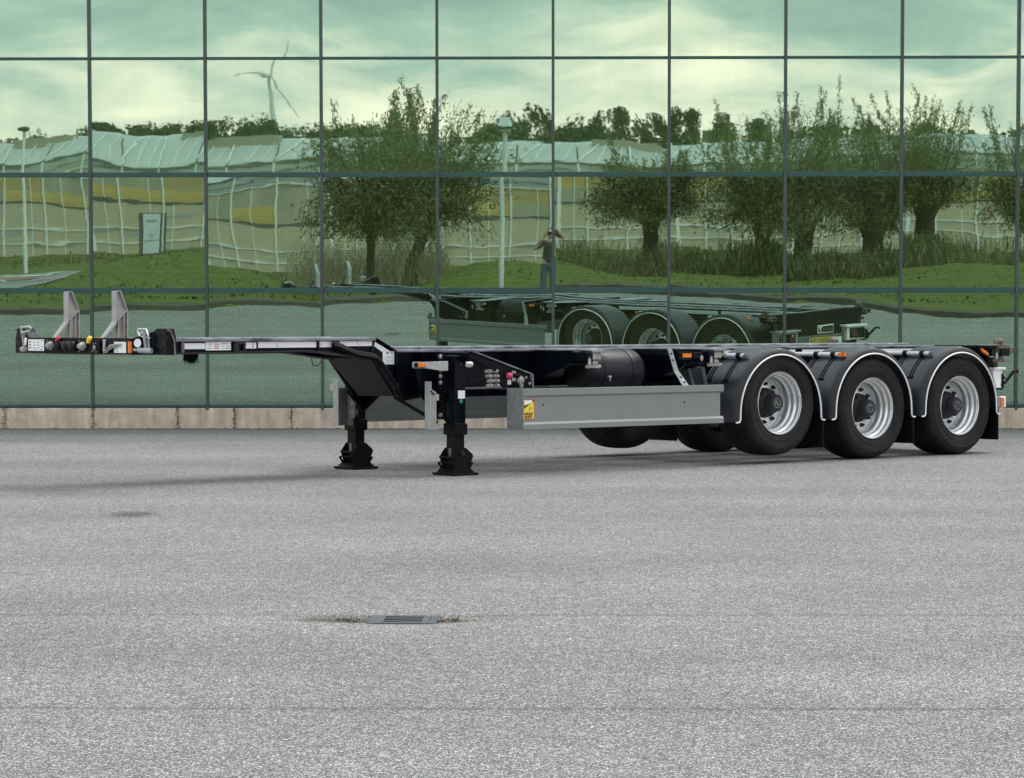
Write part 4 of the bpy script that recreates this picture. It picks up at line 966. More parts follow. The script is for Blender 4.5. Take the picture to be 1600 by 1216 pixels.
# --- side guards
for s in (1, -1):
    f0, f1 = 4.590, 2.155
    mb = MB()
    mb.prism([(s * 1.212, 0.690), (s * 1.236, 0.690), (s * 1.236, 0.462), (s * 1.212, 0.462)], 'x', f1, f0)
    gd = mb.build('side_guard', M['guard'], tr, bevel=0.002)
    MB().prism([(s * 1.205, 0.755), (s * 1.252, 0.755), (s * 1.252, 0.697), (s * 1.237, 0.682), (s * 1.205, 0.682)], 'x', 2.122, f0).build('top_lip', M['guard'], gd, bevel=0.002)
    MB().prism([(s * 1.205, 0.402), (s * 1.252, 0.402), (s * 1.252, 0.446), (s * 1.237, 0.466), (s * 1.205, 0.466)], 'x', 2.122, f0).build('bottom_lip', M['guard'], gd, bevel=0.002)
    bx('end_plate', f0, f0 + 0.012, s * 1.045, s * 1.258, 0.404, 0.758, M['guard_end'], gd, 0.003)
    for (a, z) in ((4.35, 0.615), (2.62, 0.606)):
        MB().ball((a, s * 1.238, z), 0.008, 0.006, 0.008, 8, 5).build('rivet', M['black'], gd)
    sk = bx('blind_spot_sticker', 4.452, 4.588, s * 1.2362, s * 1.2385, 0.488, 0.662, M['sticker_r'], gd, 0)
    ya, yb = sorted((s * 1.2386, s * 1.2394))
    MB().prism([(4.588, 0.496), (4.461, 0.496), (4.461, 0.630), (4.484, 0.655), (4.588, 0.655)], 'y', ya, yb).build('sticker_field', M['sticker_y'], sk)
    ya, yb = sorted((s * 1.2395, s * 1.2402))
    MB().prism([(4.588, 0.607), (4.510, 0.634), (4.470, 0.655), (4.588, 0.655)], 'y', ya, yb).build('truck_picture', M['sticker_y'], sk)
    MB().prism([(4.575, 0.654), (4.490, 0.656), (4.478, 0.640), (4.560, 0.616)], 'y', *sorted((s * 1.2403, s * 1.2409))).build('truck_picture', M['white'], sk)
    MB().prism([(4.588, 0.606), (4.500, 0.626), (4.588, 0.575)], 'y', *sorted((s * 1.2403, s * 1.2409))).build('black_sector', M['ink'], sk)
    MB().prism([(4.461, 0.632), (4.461, 0.656), (4.485, 0.656)], 'y', *sorted((s * 1.2403, s * 1.2409))).build('black_sector', M['ink'], sk)
    MB().tube([(4.515, s * 1.2405, 0.585), (4.515, s * 1.2405, 0.565), (4.475, s * 1.2405, 0.585), (4.50, s * 1.2405, 0.595), (4.515, s * 1.2405, 0.585)], 0.0018, 4).build('arrow', M['ink'], sk)
    for (txt, zz) in (('ANGLES', 0.537), ('MORTS', 0.509)):
        cu = bpy.data.curves.new('text', 'FONT'); cu.body = txt; cu.size = 0.0335; cu.extrude = 0.0004; cu.offset = 0.0012; cu.align_x = 'CENTER'; cu.align_y = 'CENTER'
        tmp = bpy.data.objects.new('text', cu); C.objects.link(tmp)
        me = bpy.data.meshes.new_from_object(tmp.evaluated_get(bpy.context.evaluated_depsgraph_get()))
        bpy.data.objects.remove(tmp); bpy.data.curves.remove(cu)
        me.materials.append(M['ink'])
        o = bpy.data.objects.new('lettering', me); C.objects.link(o); o.parent = sk
        o.location = (4.523, s * 1.2403, zz)
        o.rotation_euler = (pi / 2, 0, pi if s > 0 else 0)
        o.scale = (0.80, 1.0, 1.0)
    # hanger strap
    mb = MB(); d = 0.027
    mb.hexa([(2.745, s * 1.14, 1.088), (2.692, s * 1.14, 1.088), (2.692, s * 1.148, 1.088), (2.745, s * 1.148, 1.088), (2.660, s * 1.14, 0.88), (2.607, s * 1.14, 0.89), (2.607, s * 1.148, 0.89), (2.660, s * 1.148, 0.88)])
    mb.hexa([(2.660, s * 1.14, 0.88), (2.607, s * 1.14, 0.89), (2.607, s * 1.148, 0.89), (2.660, s * 1.148, 0.88), (2.602, s * 1.196, 0.745), (2.520, s * 1.196, 0.745), (2.520, s * 1.204, 0.745), (2.602, s * 1.204, 0.745)])
    stp = mb.build('guard_strap', M['galv'], tr, bevel=0.002)
    for (a, z, y) in ((2.70, 1.045, 1.151), (2.678, 0.985, 1.151), (2.60, 0.83, 1.175), (2.575, 0.785, 1.192)):
        MB().ball((a, s * y, z), 0.010, 0.008, 0.010).build('bolt_head', M['dark_grey'], stp)
    bx('strap_beam', 2.66, 2.76, s * 0.45, s * 1.139, 1.03, 1.088, CH, stp)
    bx('guard_beam', 4.24, 4.30, s * 0.45, s * 1.20, 0.68, 0.735, CH, stp)

# --- air tank, outriggers with twist locks
for s in (1, -1):
    mb = MB(); mb.lathe([(0.0, 2.775), (0.09, 2.778), (0.150, 2.79), (0.185, 2.815), (0.200, 2.85), (0.200, 3.45), (0.185, 3.485), (0.15, 3.51), (0.0, 3.525)], (0, s * 0.735, 0.885), 'x', 40)
    tk = mb.build('air_tank', M['tank'], tr, smooth=40)
    mb = MB(); mb.lathe([(0.014, 0), (0.014, s * 0.03), (0.006, s * 0.04), (0, s * 0.04)], (3.28, s * 0.925, 0.835), 'y', 8); mb.tube([(3.28, s * 0.95, 0.835), (3.285, s * 0.955, 0.80)], 0.006, 6); mb.build('drain_valve', M['zinc'], tk)
    for a in (2.95, 3.3):
        MB().lathe([(0.202, a - 0.02), (0.204, a - 0.02), (0.204, a + 0.02), (0.202, a + 0.02)], (0, s * 0.735, 0.885), 'x', 40, closed=True).build('tank_band', M['tank'], tk, smooth=30)
def twist_lock(a, s, parent, cone=False):
    m = M['rust'] if cone else M['zinc']
    bx('lock_top', a - 0.085, a + 0.085, s * 1.055, s * 1.205, 1.062, 1.082, CT if not cone else M['rust'], parent, 0.003)
    mb = MB(); mb.box(a - 0.055, a + 0.055, *sorted((s * 1.085, s * 1.175)), 1.000, 1.062); mb.build('lock_housing', m, parent, bevel=0.008)
    mb = MB()
    mb.lathe([(0.0, 0.926), (0.022, 0.926), (0.024, 0.99), (0.03, 1.0)], (a, s * 1.13, 0), 'z', 10)
    mb.box(a - 0.075, a + 0.075, *sorted((s * 1.115, s * 1.145)), 0.924, 0.950); mb.ball((a - 0.07, s * 1.13, 0.937), 0.022, 0.020, 0.018); mb.ball((a + 0.07, s * 1.13, 0.937), 0.022, 0.02, 0.018)
    mb.box(a - 0.03, a + 0.03, *sorted((s * 1.10, s * 1.16)), 0.955, 0.985)
    mb.build('lock_nut', m, parent, bevel=0.003)
    mb = MB(); mb.tube([(a - 0.06, s * 1.13, 1.03), (a - 0.11, s * 1.14, 1.032)], 0.014, 8); mb.ball((a - 0.125, s * 1.142, 1.033), 0.018, 0.018, 0.018); mb.build('lock_pin', M['zinc'] if not cone else M['rust'], parent, smooth=50)
    mb = MB(); mb.prism([(a + 0.115, 0.955), (a + 0.115, 1.005), (a + 0.10, 1.022), (a + 0.085, 1.005), (a + 0.085, 0.955)], 'y', *sorted((s * 1.185, s * 1.192)))
    mb.build('lock_link', M['galv'], parent)
    if cone:
        mb = MB(); mb.lathe([(0.062, 1.082), (0.062, 1.105), (0.050, 1.115), (0.058, 1.125), (0.052, 1.145), (0.012, 1.178), (0, 1.178)], (a, s * 1.13, 0), 'z', 14); mb.build('lock_cone', M['rust'], parent, smooth=30)
    else:
        mb = MB(); mb.lathe([(0.05, 1.082), (0.045, 1.092), (0.015, 1.096), (0, 1.096)], (a, s * 1.13, 0), 'z', 10); mb.build('lock_cone', M['galv'], parent)
for a in (3.655, 2.125):
    for s in (1, -1):
        mb = MB()
        mb.prism([(s * 0.40, 1.062), (s * 1.055, 1.062), (s * 1.055, 0.985), (s * 0.95, 0.965), (s * 0.40, 0.80)], 'x', a + 0.085, a + 0.10)
        mb.prism([(s * 0.40, 1.062), (s * 1.055, 1.062), (s * 1.055, 0.985), (s * 0.95, 0.965), (s * 0.40, 0.80)], 'x', a - 0.10, a - 0.085)
        mb.prism([(s * 0.40, 0.80), (s * 0.95, 0.965), (s * 0.95, 0.953), (s * 0.40, 0.788)], 'x', a - 0.10, a + 0.10)
        og = mb.build('outrigger', CH, tr, bevel=0.002)
        bx('deck_plate', a - 0.13, a + 0.14, s * 0.43, s * 1.20, 1.078, 1.090, CT, og, 0.003)
        bx('end_wall', a + 0.06, a + 0.13, s * 1.055, s * 1.19, 0.985, 1.062, CH, og)
        twist_lock(a, s, og)
for s in (1, -1):
    lb = bx('lamp_block', 2.44, 2.60, s * 1.10, s * 1.145, 0.985, 1.06, CH, tr)
    bx('amber_lens', 2.452, 2.560, s * 1.145, s * 1.162, 1.008, 1.043, M['amber'], lb)
    bx('connector', 2.30, 2.42, s * 1.10, s * 1.15, 1.0, 1.055, M['black'], lb)
    MB().tube([(2.50, s * 1.13, 0.99), (2.545, s * 1.16, 0.93), (2.60, s * 1.16, 0.90)], 0.006, 5).build('cable', M['black'], lb)
    MB().ball((2.31, s * 1.152, 1.0), 0.02, 0.008, 0.028).build('bolt_head', M['zinc'], lb)
    hb = poly_y('hanger_bracket', [(2.14, 0.895), (2.04, 0.912), (1.92, 0.912), (1.86, 0.60), (2.00, 0.55)], s * 0.70, s * 0.80, M['fender'], tr, 0.004)
    poly_y('bracket_edge', [(1.975, 0.912), (1.925, 0.912), (1.865, 0.70), (1.915, 0.70)], s * 0.80, s * 0.806, M['galv_dark'], hb)
    poly_y('bracket_edge', [(2.145, 0.897), (2.115, 0.900), (2.035, 0.70), (2.065, 0.70)], s * 0.80, s * 0.806, M['galv_dark'], hb)

# --- rear end
rb = bx('rear_beam', -2.10, -1.96, -1.20, 1.20, 0.985, 1.088, CH, tr, 0.004)
for s in (1, -1):
    bx('rear_plate', -2.06, -1.80, s * 0.45, s * 1.17, 1.066, 1.094, CH, rb, 0.003)
    bx('top_plate', -1.95, -1.80, s * 1.03, s * 1.19, 1.0945, 1.099, M['galv'], rb, 0)
    bx('lock_box', -2.17, -2.095, s * 1.07, s * 1.205, 1.012, 1.072, M['rust'], rb, 0.006)
    twist_lock(-2.005, s, rb, True)
    bx('lock_recess', -2.172, -2.165, s * 1.10, s * 1.17, 1.025, 1.06, M['black'], rb, 0)
    mb = MB(); mb.hexa([(-1.70, s * 1.15, 1.030), (-1.70, s * 1.175, 1.030), (-1.80, s * 1.175, 0.985), (-1.80, s * 1.15, 0.985), (-1.685, s * 1.15, 1.068), (-1.685, s * 1.175, 1.068), (-1.785, s * 1.175, 1.022), (-1.785, s * 1.15, 1.022)])
    mb.build('amber_lens', M['amber'], rb, bevel=0.003)
    bx('work_lamp', -2.10, -2.02, s * 0.96, s * 1.05, 0.865, 0.965, M['dark_grey'], rb, 0.01)
    tl = bx('tail_light_box', -2.19, -2.05, s * 0.58, s * 1.03, 0.655, 0.845, M['white'] if s > 0 else M['galv'], rb, 0.006)
    bx('tail_light_cap', -2.215, -2.03, s * 0.54, s * 1.06, 0.842, 0.866, M['white'] if s > 0 else M['galv'], rb, 0.004)
    bx('tail_light', -2.205, -2.188, s * 0.64, s * 0.99, 0.68, 0.82, M['black'], rb, 0.008)
    bx('red_lens', -2.213, -2.204, s * 0.66, s * 0.80, 0.70, 0.80, mat('red_lens', (0.10, 0.015, 0.015), 0.25), rb, 0.004)
    bx('tail_light_foot', -2.21, -2.06, s * 0.97, s * 1.03, 0.635, 0.652, M['black'], rb, 0.004)
    mb = MB(); mb.tube([(-2.17, s * 1.02, 0.68), (-2.24, s * 1.03, 0.71), (-2.36, s * 1.04, 0.822), (-2.40, s * 1.04, 0.828), (-2.44, s * 1.04, 0.822)], 0.016, 8)
    mb.prism([(-2.17, 0.655), (-2.24, 0.66), (-2.25, 0.74), (-2.20, 0.80), (-2.17, 0.80)], 'y', *sorted((s * 1.01, s * 1.03))); mb.build('marker_arm', M['black'], rb)
    bx('white_lens', -2.452, -2.430, s * 1.035, s * 1.052, 0.810, 0.832, M['white'], rb, 0.003)
    for z in (0.68, 0.73, 0.78): MB().ball((-2.22, s * 1.035, z), 0.012, 0.008, 0.012).build('bolt_head', M['zinc'], rb)
    bx('bumper_end', -2.15, -2.06, s * 1.06, s * 1.115, 0.455, 0.570, M['white'], rb, 0.01)
    bx('amber_lens', -2.112, -2.058, s * 1.112, s * 1.122, 0.462, 0.560, M['amber'], rb, 0.004)
    bx('bumper_hanger', -2.06, -1.98, s * 0.50, s * 0.58, 0.50, 0.99, CH, rb)
bx('bumper_bar', -2.14, -2.07, -1.06, 1.06, 0.455, 0.555, M['galv'], rb, 0.008)
bx('plate_carrier', -2.13, -2.10, -0.50, 0.66, 0.60, 0.755, M['galv_dark'], rb, 0.02)
pl = bx('number_plate', -2.136, -2.131, -0.24, 0.28, 0.615, 0.725, mat('number_plate_yellow', (0.50, 0.36, 0.05), 0.4), rb, 0.002)
mb = MB()
for q in range(7):
    if q == 2: continue
    y = -0.20 + q * 0.064
    mb.box(-2.1378, -2.1361, y, y + 0.012, 0.64, 0.70); mb.box(-2.1378, -2.1361, y + 0.012, y + 0.035, 0.69 if q % 2 else 0.665, 0.70 if q % 2 else 0.675)
mb.build('plate_characters', M['ink'], pl)
bx('round_badge', -2.139, -2.131, 0.36, 0.52, 0.62, 0.71, M['white'], rb, 0.02)
lg_ = bx('name_board', -2.112, -2.104, -0.02, 0.36, 0.775, 0.89, M['white'], rb, 0.004)
bx('board_field', -2.1145, -2.1125, -0.005, 0.345, 0.79, 0.875, M['black'], lg_, 0)
mb = MB(); mb.prism([(0.035, 0.80), (0.075, 0.80), (0.02, 0.84), (0.01, 0.868), (0.09, 0.868), (0.075, 0.85), (0.05, 0.85)], 'x', -2.1162, -2.1148); mb.build('flash_sign', M['white'], lg_)
mb = MB()
for q in range(5):
    y = 0.11 + q * 0.045
    mb.box(-2.1160, -2.1148, y, y + 0.008, 0.81, 0.855); mb.box(-2.1160, -2.1148, y + 0.008, y + 0.03, 0.812 + 0.018 * (q % 3), 0.82 + 0.018 * (q % 3))
mb.build('board_characters', M['ink_grey'], lg_)
bx('rear_panel', -2.09, -2.06, -0.95, 0.95, 0.60, 0.985, CH, rb)

# --- front bolster with couplings
fb_pts = [(8.300, -0.765), (8.300, 0.765), (8.225, 0.90), (8.205, 0.95), (8.125, 0.95), (8.09, 0.75), (8.07, 0.40), (8.07, -0.40), (8.09, -0.75), (8.125, -0.95), (8.205, -0.95), (8.225, -0.90)]
front = MB().prism(fb_pts, 'z', 1.080, 1.203).build('front_bolster', CH, tr, bevel=0.004)
MB().prism([(8.302, -0.767), (8.302, 0.767), (8.09, 0.767), (8.09, -0.767)], 'z', 1.2035, 1.2065).build('deck_plate', M['dark_grey'], front)
MB().prism([(8.306, -0.765), (8.306, 0.765), (8.295, 0.765), (8.295, -0.765)], 'z', 1.072, 1.0795).build('lower_edge', M['galv_dark'], front)
for s in (1, -1):
    # raised swept ear
    mb = MB()
    mb.hexa([(8.297, s * 0.768, 1.078), (8.200, s * 0.95, 1.075), (8.125, s * 0.95, 1.075), (8.16, s * 0.768, 1.078), (8.297, s * 0.768, 1.204), (8.200, s * 0.95, 1.262), (8.125, s * 0.95, 1.262), (8.16, s * 0.768, 1.204)])
    ear = mb.build('lock_ear', CH, tr, bevel=0.003)
    mb = MB(); mb.prism([(s * 0.95, 1.075), (s * 0.95, 1.268), (s * 0.975, 1.284), (s * 1.09, 1.284), (s * 1.122, 1.20), (s * 1.122, 1.075)], 'x', 8.11, 8.200); mb.build('end_block', CH, ear, bevel=0.004)
    mb = MB(); mb.prism([(8.200, 1.275), (8.165, 1.275), (8.125, 1.19), (8.12, 1.075), (8.135, 1.075), (8.140, 1.185), (8.175, 1.262), (8.200, 1.262)], 'y', *sorted((s * 1.123, s * 1.128))); mb.build('edge_strip', M['rust'], ear)
    for (y, z) in ((1.05, 1.13), (1.08, 1.19), (1.01, 1.22)):
        MB().ball((8.202, s * y, z), 0.006, 0.010, 0.010).build('bolt_head', M['dark_grey'], ear)
    bx('lock_box', 8.13, 8.202, s * 1.055, s * 1.095, 1.155, 1.180, M['dark_grey'], ear)
    # bail handle
    mb = MB()
    if s > 0: hp = [(8.250, 0.935, 1.225), (8.250, 0.905, 1.278), (8.250, 0.800, 1.278), (8.250, 0.785, 1.262), (8.250, 0.815, 1.222), (8.250, 0.880, 1.217), (8.230, 0.930, 1.205)]
    else: hp = [(8.220, -0.990, 1.230), (8.230, -0.980, 1.292), (8.235, -0.850, 1.298), (8.235, -0.820, 1.285), (8.230, -0.840, 1.258), (8.230, -0.920, 1.255), (8.220, -0.990, 1.235)]
    mb.tube(hp, 0.0085, 7); mb.build('bail_handle', M['tube'], ear, smooth=60)
    MB().tube([(8.265, s * 0.90, 1.24), (8.245, s * 0.90, 1.09)], 0.012, 7).build('lock_link', M['galv'], ear)
    MB().tube([(8.235, s * 0.91, 1.24), (8.23, s * 0.92, 1.10)], 0.010, 7).build('lock_link', M['galv'], ear)
    MB().ball((8.275, s * 0.885, 1.245), 0.014, 0.016, 0.016).build('bolt_head', M['zinc'], ear, smooth=60)
    MB().tube([(8.275, s * 0.84, 1.112), (8.235, s * 0.96, 1.108)], 0.022, 10).build('lock_bar', M['galv'], ear, smooth=50)
    MB().tube([(8.292, s * 0.79, 1.115), (8.27, s * 0.85, 1.113)], 0.011, 8).build('lock_bar', M['zinc'], ear, smooth=50)
    d_ = Vector((0.262, s * 0.092, 0)).normalized()
    c0 = Vector((8.297 - 0.092 * 0.25 + 0.004, s * (0.768 + 0.262 * 0.25), 1.168)) if s > 0 else Vector((8.297 - 0.092 * 0.20 + 0.004, s * (0.768 + 0.262 * 0.20), 1.172))
    MB().tube([c0, c0 + d_ * 0.007], 0.034, 20).build('round_reflector', M['white'], ear, smooth=40)
    # headboard upright: web, front leaf, sloping back flange and foot brace
    yb = s * 0.357; a0 = 8.18
    mb = MB()
    mb.prism([(a0, 1.204), (a0, 1.578), (a0 - 0.035, 1.578), (a0 - 0.098, 1.435), (a0 - 0.098, 1.204)], 'y', yb - 0.004, yb + 0.004)
    up = mb.build('headboard_upright', M['upright'], tr)
    bx('front_leaf', a0, a0 + 0.007, yb - 0.036, yb + 0.036, 1.330, 1.580, M['galv'], up, 0.003)
    MB().hexa([(a0 + 0.125, yb - 0.026, 1.207), (a0 + 0.125, yb + 0.026, 1.207), (a0 + 0.100, yb + 0.026, 1.207), (a0 + 0.100, yb - 0.026, 1.207), (a0 + 0.008, yb - 0.034, 1.340), (a0 + 0.008, yb + 0.034, 1.340), (a0 + 0.001, yb + 0.034, 1.318), (a0 + 0.001, yb - 0.034, 1.318)]).build('foot_brace', M['galv'], up, bevel=0.004)
    MB().hexa([(a0 - 0.101, yb - 0.036, 1.432), (a0 - 0.101, yb + 0.036, 1.432), (a0 - 0.092, yb + 0.036, 1.437), (a0 - 0.092, yb - 0.036, 1.437), (a0 - 0.038, yb - 0.036, 1.580), (a0 - 0.038, yb + 0.036, 1.580), (a0 - 0.029, yb + 0.036, 1.577), (a0 - 0.029, yb - 0.036, 1.577)]).build('back_flange', M['galv'], up)
    bx('back_flange', a0 - 0.103, a0 - 0.096, yb - 0.036, yb + 0.036, 1.204, 1.434, M['upright'], up, 0)
    bx('top_leaf', a0 - 0.036, a0 + 0.006, yb - 0.036, yb + 0.036, 1.578, 1.585, M['galv'], up, 0.002)
    MB().hexa([(a0 - 0.004, yb + 0.004, 1.352), (a0 - 0.004, yb + 0.034, 1.352), (a0 - 0.012, yb + 0.034, 1.347), (a0 - 0.012, yb + 0.004, 1.347), (a0 - 0.090, yb + 0.004, 1.430), (a0 - 0.090, yb + 0.034, 1.430), (a0 - 0.096, yb + 0.034, 1.424), (a0 - 0.096, yb + 0.004, 1.424)]).build('diagonal_rib', M['upright'], up)
    bx('inner_rib', a0 - 0.070, a0 - 0.064, yb + 0.004, yb + 0.032, 1.204, 1.385, M['upright'], up, 0)
    bx('inner_rib', a0 - 0.020, a0 - 0.013, yb + 0.004, yb + 0.030, 1.204, 1.345, M['upright'], up, 0)
XF = 8.301
st1 = bx('instruction_sticker', XF, XF + 0.003, -0.750, -0.507, 1.098, 1.192, M['white'], front, 0)
mb = MB()
for r in range(3):
    for q in range(3):
        y = -0.735 + q * 0.062; z = 1.170 - r * 0.023
        mb.box(XF + 0.003, XF + 0.0038, y, y + 0.028, z - 0.006, z + (0.006 if q == 0 else 0.001)); mb.box(XF + 0.003, XF + 0.0038, y + 0.036, y + 0.040, z - 0.002, z + 0.002)
for y in (-0.735, -0.655, -0.63): mb.box(XF + 0.003, XF + 0.0038, y, y + 0.018, 1.108, 1.113)
mb.box(XF + 0.003, XF + 0.0038, -0.552, -0.528, 1.180, 1.187); mb.box(XF + 0.003, XF + 0.0038, -0.545, -0.53, 1.122, 1.134)
mb.build('sticker_print', M['ink_grey'], st1)
bx('sticker_print', XF + 0.003, XF + 0.0038, -0.575, -0.52, 1.104, 1.110, M['ink_blue'], st1, 0)
pn = MB().prism([(-0.492, 1.075), (-0.472, 1.188), (-0.45, 1.194), (0.18, 1.190), (0.205, 1.180), (0.165, 1.075)], 'x', XF - 0.002, XF + 0.006).build('coupling_panel', M['black'], front, bevel=0.002)
def coupling(y, z, m_body, m_cap, nm):
    mb = MB(); mb.lathe([(0.022, XF + 0.004), (0.036, XF + 0.010), (0.036, XF + 0.028), (0.026, XF + 0.034), (0.026, XF + 0.050), (0.018, XF + 0.056), (0, XF + 0.056)], (0, y, z), 'x', 14)
    mb.box(XF + 0.01, XF + 0.045, y - 0.045, y + 0.045, z - 0.012, z + 0.012)
    mb.build(nm, m_body, pn, smooth=40)
coupling(-0.378, 1.143, M['zinc'], None, 'gladhand')
coupling(0.100, 1.140, M['galv'], None, 'gladhand')
mb = MB(); mb.ball((XF + 0.02, -0.265, 1.200), 0.016, 0.030, 0.020); mb.box(XF + 0.005, XF + 0.03, -0.292, -0.262, 1.172, 1.198); mb.tube([(XF + 0.02, -0.285, 1.195), (XF + 0.02, -0.245, 1.218)], 0.011, 7); mb.build('red_cap', M['red'], pn, smooth=50)
mb = MB(); mb.ball((XF + 0.02, 0.205, 1.200), 0.016, 0.032, 0.024); mb.box(XF + 0.005, XF + 0.03, 0.172, 0.205, 1.164, 1.198); mb.tube([(XF + 0.02, 0.18, 1.175), (XF + 0.02, 0.222, 1.215)], 0.012, 7); mb.build('yellow_cap', M['yellow'], pn, smooth=50)
MB().tube([(XF - 0.02, 0.235, 1.209), (XF - 0.03, 0.33, 1.209), (XF - 0.03, 0.36, 1.207)], 0.004, 5).build('orange_cord', M['amber'], pn)
for y in (-0.238, -0.138, -0.044):
    mb = MB(); mb.lathe([(0.040, XF + 0.004), (0.042, XF + 0.012), (0.042, XF + 0.040), (0.036, XF + 0.050), (0.030, XF + 0.053), (0, XF + 0.053)], (0, y, 1.141), 'x', 18); mb.box(XF + 0.005, XF + 0.045, y - 0.018, y + 0.018, 1.172, 1.184)
    mb.build('electric_socket', M['black'] if y < -0.2 else M['tank'], pn, smooth=40)
for (y, z) in ((-0.45, 1.115), (-0.45, 1.18), (0.03, 1.18), (0.03, 1.095)):
    MB().ball((XF + 0.007, y, z), 0.004, 0.006, 0.006, 8, 5).build('screw_head', M['zinc'], pn)
br = MB().prism([(0.170, 1.078), (0.200, 1.150), (0.245, 1.192), (0.300, 1.188), (0.350, 1.180), (0.350, 1.078)], 'x', XF + 0.006, XF + 0.020).build('hose_bracket', M['black'], front, bevel=0.003)
for (y, z, r) in ((0.26, 1.16, .006), (0.295, 1.165, .006), (0.245, 1.10, .006), (0.30, 1.095, .006)): MB().ball((XF + 0.021, y, z), 0.003, r, r, 8, 5).build('screw_head', M['zinc'], br)
MB().ball((XF + 0.022, 0.277, 1.128), 0.01, 0.018, 0.022).build('plug', M['zinc'], br)
bx('instruction_sticker', XF, XF + 0.003, 0.533, 0.702, 1.090, 1.177, M['white'], front, 0)
mb = MB()
for r in range(4): mb.box(XF + 0.003, XF + 0.0036, 0.55, 0.60 - 0.008 * r, 1.10 + 0.012 * r, 1.103 + 0.012 * r)
mb.build('sticker_print', M['ink_grey'], front)
mb = MB()
mb.prism([(0.378, 1.196), (0.418, 1.196), (0.418, 1.180), (0.404, 1.120), (0.385, 1.112), (0.378, 1.112)], 'x', XF, XF + 0.010)
mb.prism([(0.398, 1.115), (0.412, 1.090), (0.436, 1.092), (0.462, 1.130), (0.500, 1.156), (0.650, 1.164), (0.650, 1.146), (0.520, 1.132), (0.485, 1.128), (0.448, 1.095), (0.42, 1.08)][:8] + [(0.45, 1.088)], 'x', XF + 0.011, XF + 0.022)
mb.build('support_lever', M['galv'], front, bevel=0.003)
MB().ball((XF + 0.024, 0.425, 1.108), 0.006, 0.014, 0.014).build('pivot_bolt', M['zinc'], front)
bx('amber_reflector', XF, XF + 0.008, 0.736, 0.763, 1.090, 1.180, M['amber'], front, 0.002)
bx('amber_reflector', 8.285, XF + 0.006, 0.7655, 0.775, 1.090, 1.180, M['amber'], front, 0.002)

# ------------------------------------------------------------------ what stands behind the photographer (seen in the glass)
def bark(name, c): return mat(name, c, 0.9, 0, 0.3, 9, 0.5, 30, spec=0.2)
M['bark'] = bark('willow_bark', (0.060, 0.047, 0.033))
M['bark_far'] = bark('dark_bark', (0.05, 0.04, 0.03))
def leafmat(name, c, c2):
    m = mat(name, c, 0.7, 0, 0.1, 1.3, col2=c2, spec=0.25)
    return m
M['willow'] = leafmat('willow_leaf', (0.105, 0.108, 0.042), (0.205, 0.198, 0.085))
M['willow_dark'] = leafmat('willow_leaf_inner', (0.065, 0.075, 0.028), (0.12, 0.13, 0.047))
M['far_leaf'] = leafmat('far_tree_leaf', (0.030, 0.039, 0.022), (0.062, 0.073, 0.039))
M['weed'] = leafmat('tall_weed', (0.10, 0.105, 0.045), (0.22, 0.20, 0.10))
M['dry_twig'] = leafmat('pale_dry_stem', (0.22, 0.19, 0.12), (0.36, 0.31, 0.21))

def quads_object(name, P, A, B, mats, parent=None, midx=None):
    """leaf quads from arrays: centre P, half vectors A (length) and B (width)"""
    n = len(P)
    V = np.empty((n, 4, 3), np.float32)
    V[:, 0] = P - A; V[:, 1] = P + B * 1.0; V[:, 2] = P + A; V[:, 3] = P - B
    me = bpy.data.meshes.new(name)
    me.vertices.add(n * 4); me.vertices.foreach_set('co', V.ravel())
    me.loops.add(n * 4); me.loops.foreach_set('vertex_index', np.arange(n * 4, dtype=np.int32))
    me.polygons.add(n); me.polygons.foreach_set('loop_start', np.arange(0, n * 4, 4, dtype=np.int32)); me.polygons.foreach_set('loop_total', np.full(n, 4, np.int32))
    if not isinstance(mats, (list, tuple)): mats = [mats]
    for m in mats: me.materials.append(m)
    if midx is not None: me.polygons.foreach_set('material_index', midx.astype(np.int32))
    me.update(calc_edges=True)
    o = bpy.data.objects.new(name, me); C.objects.link(o)
    if parent: o.parent = parent
    return o

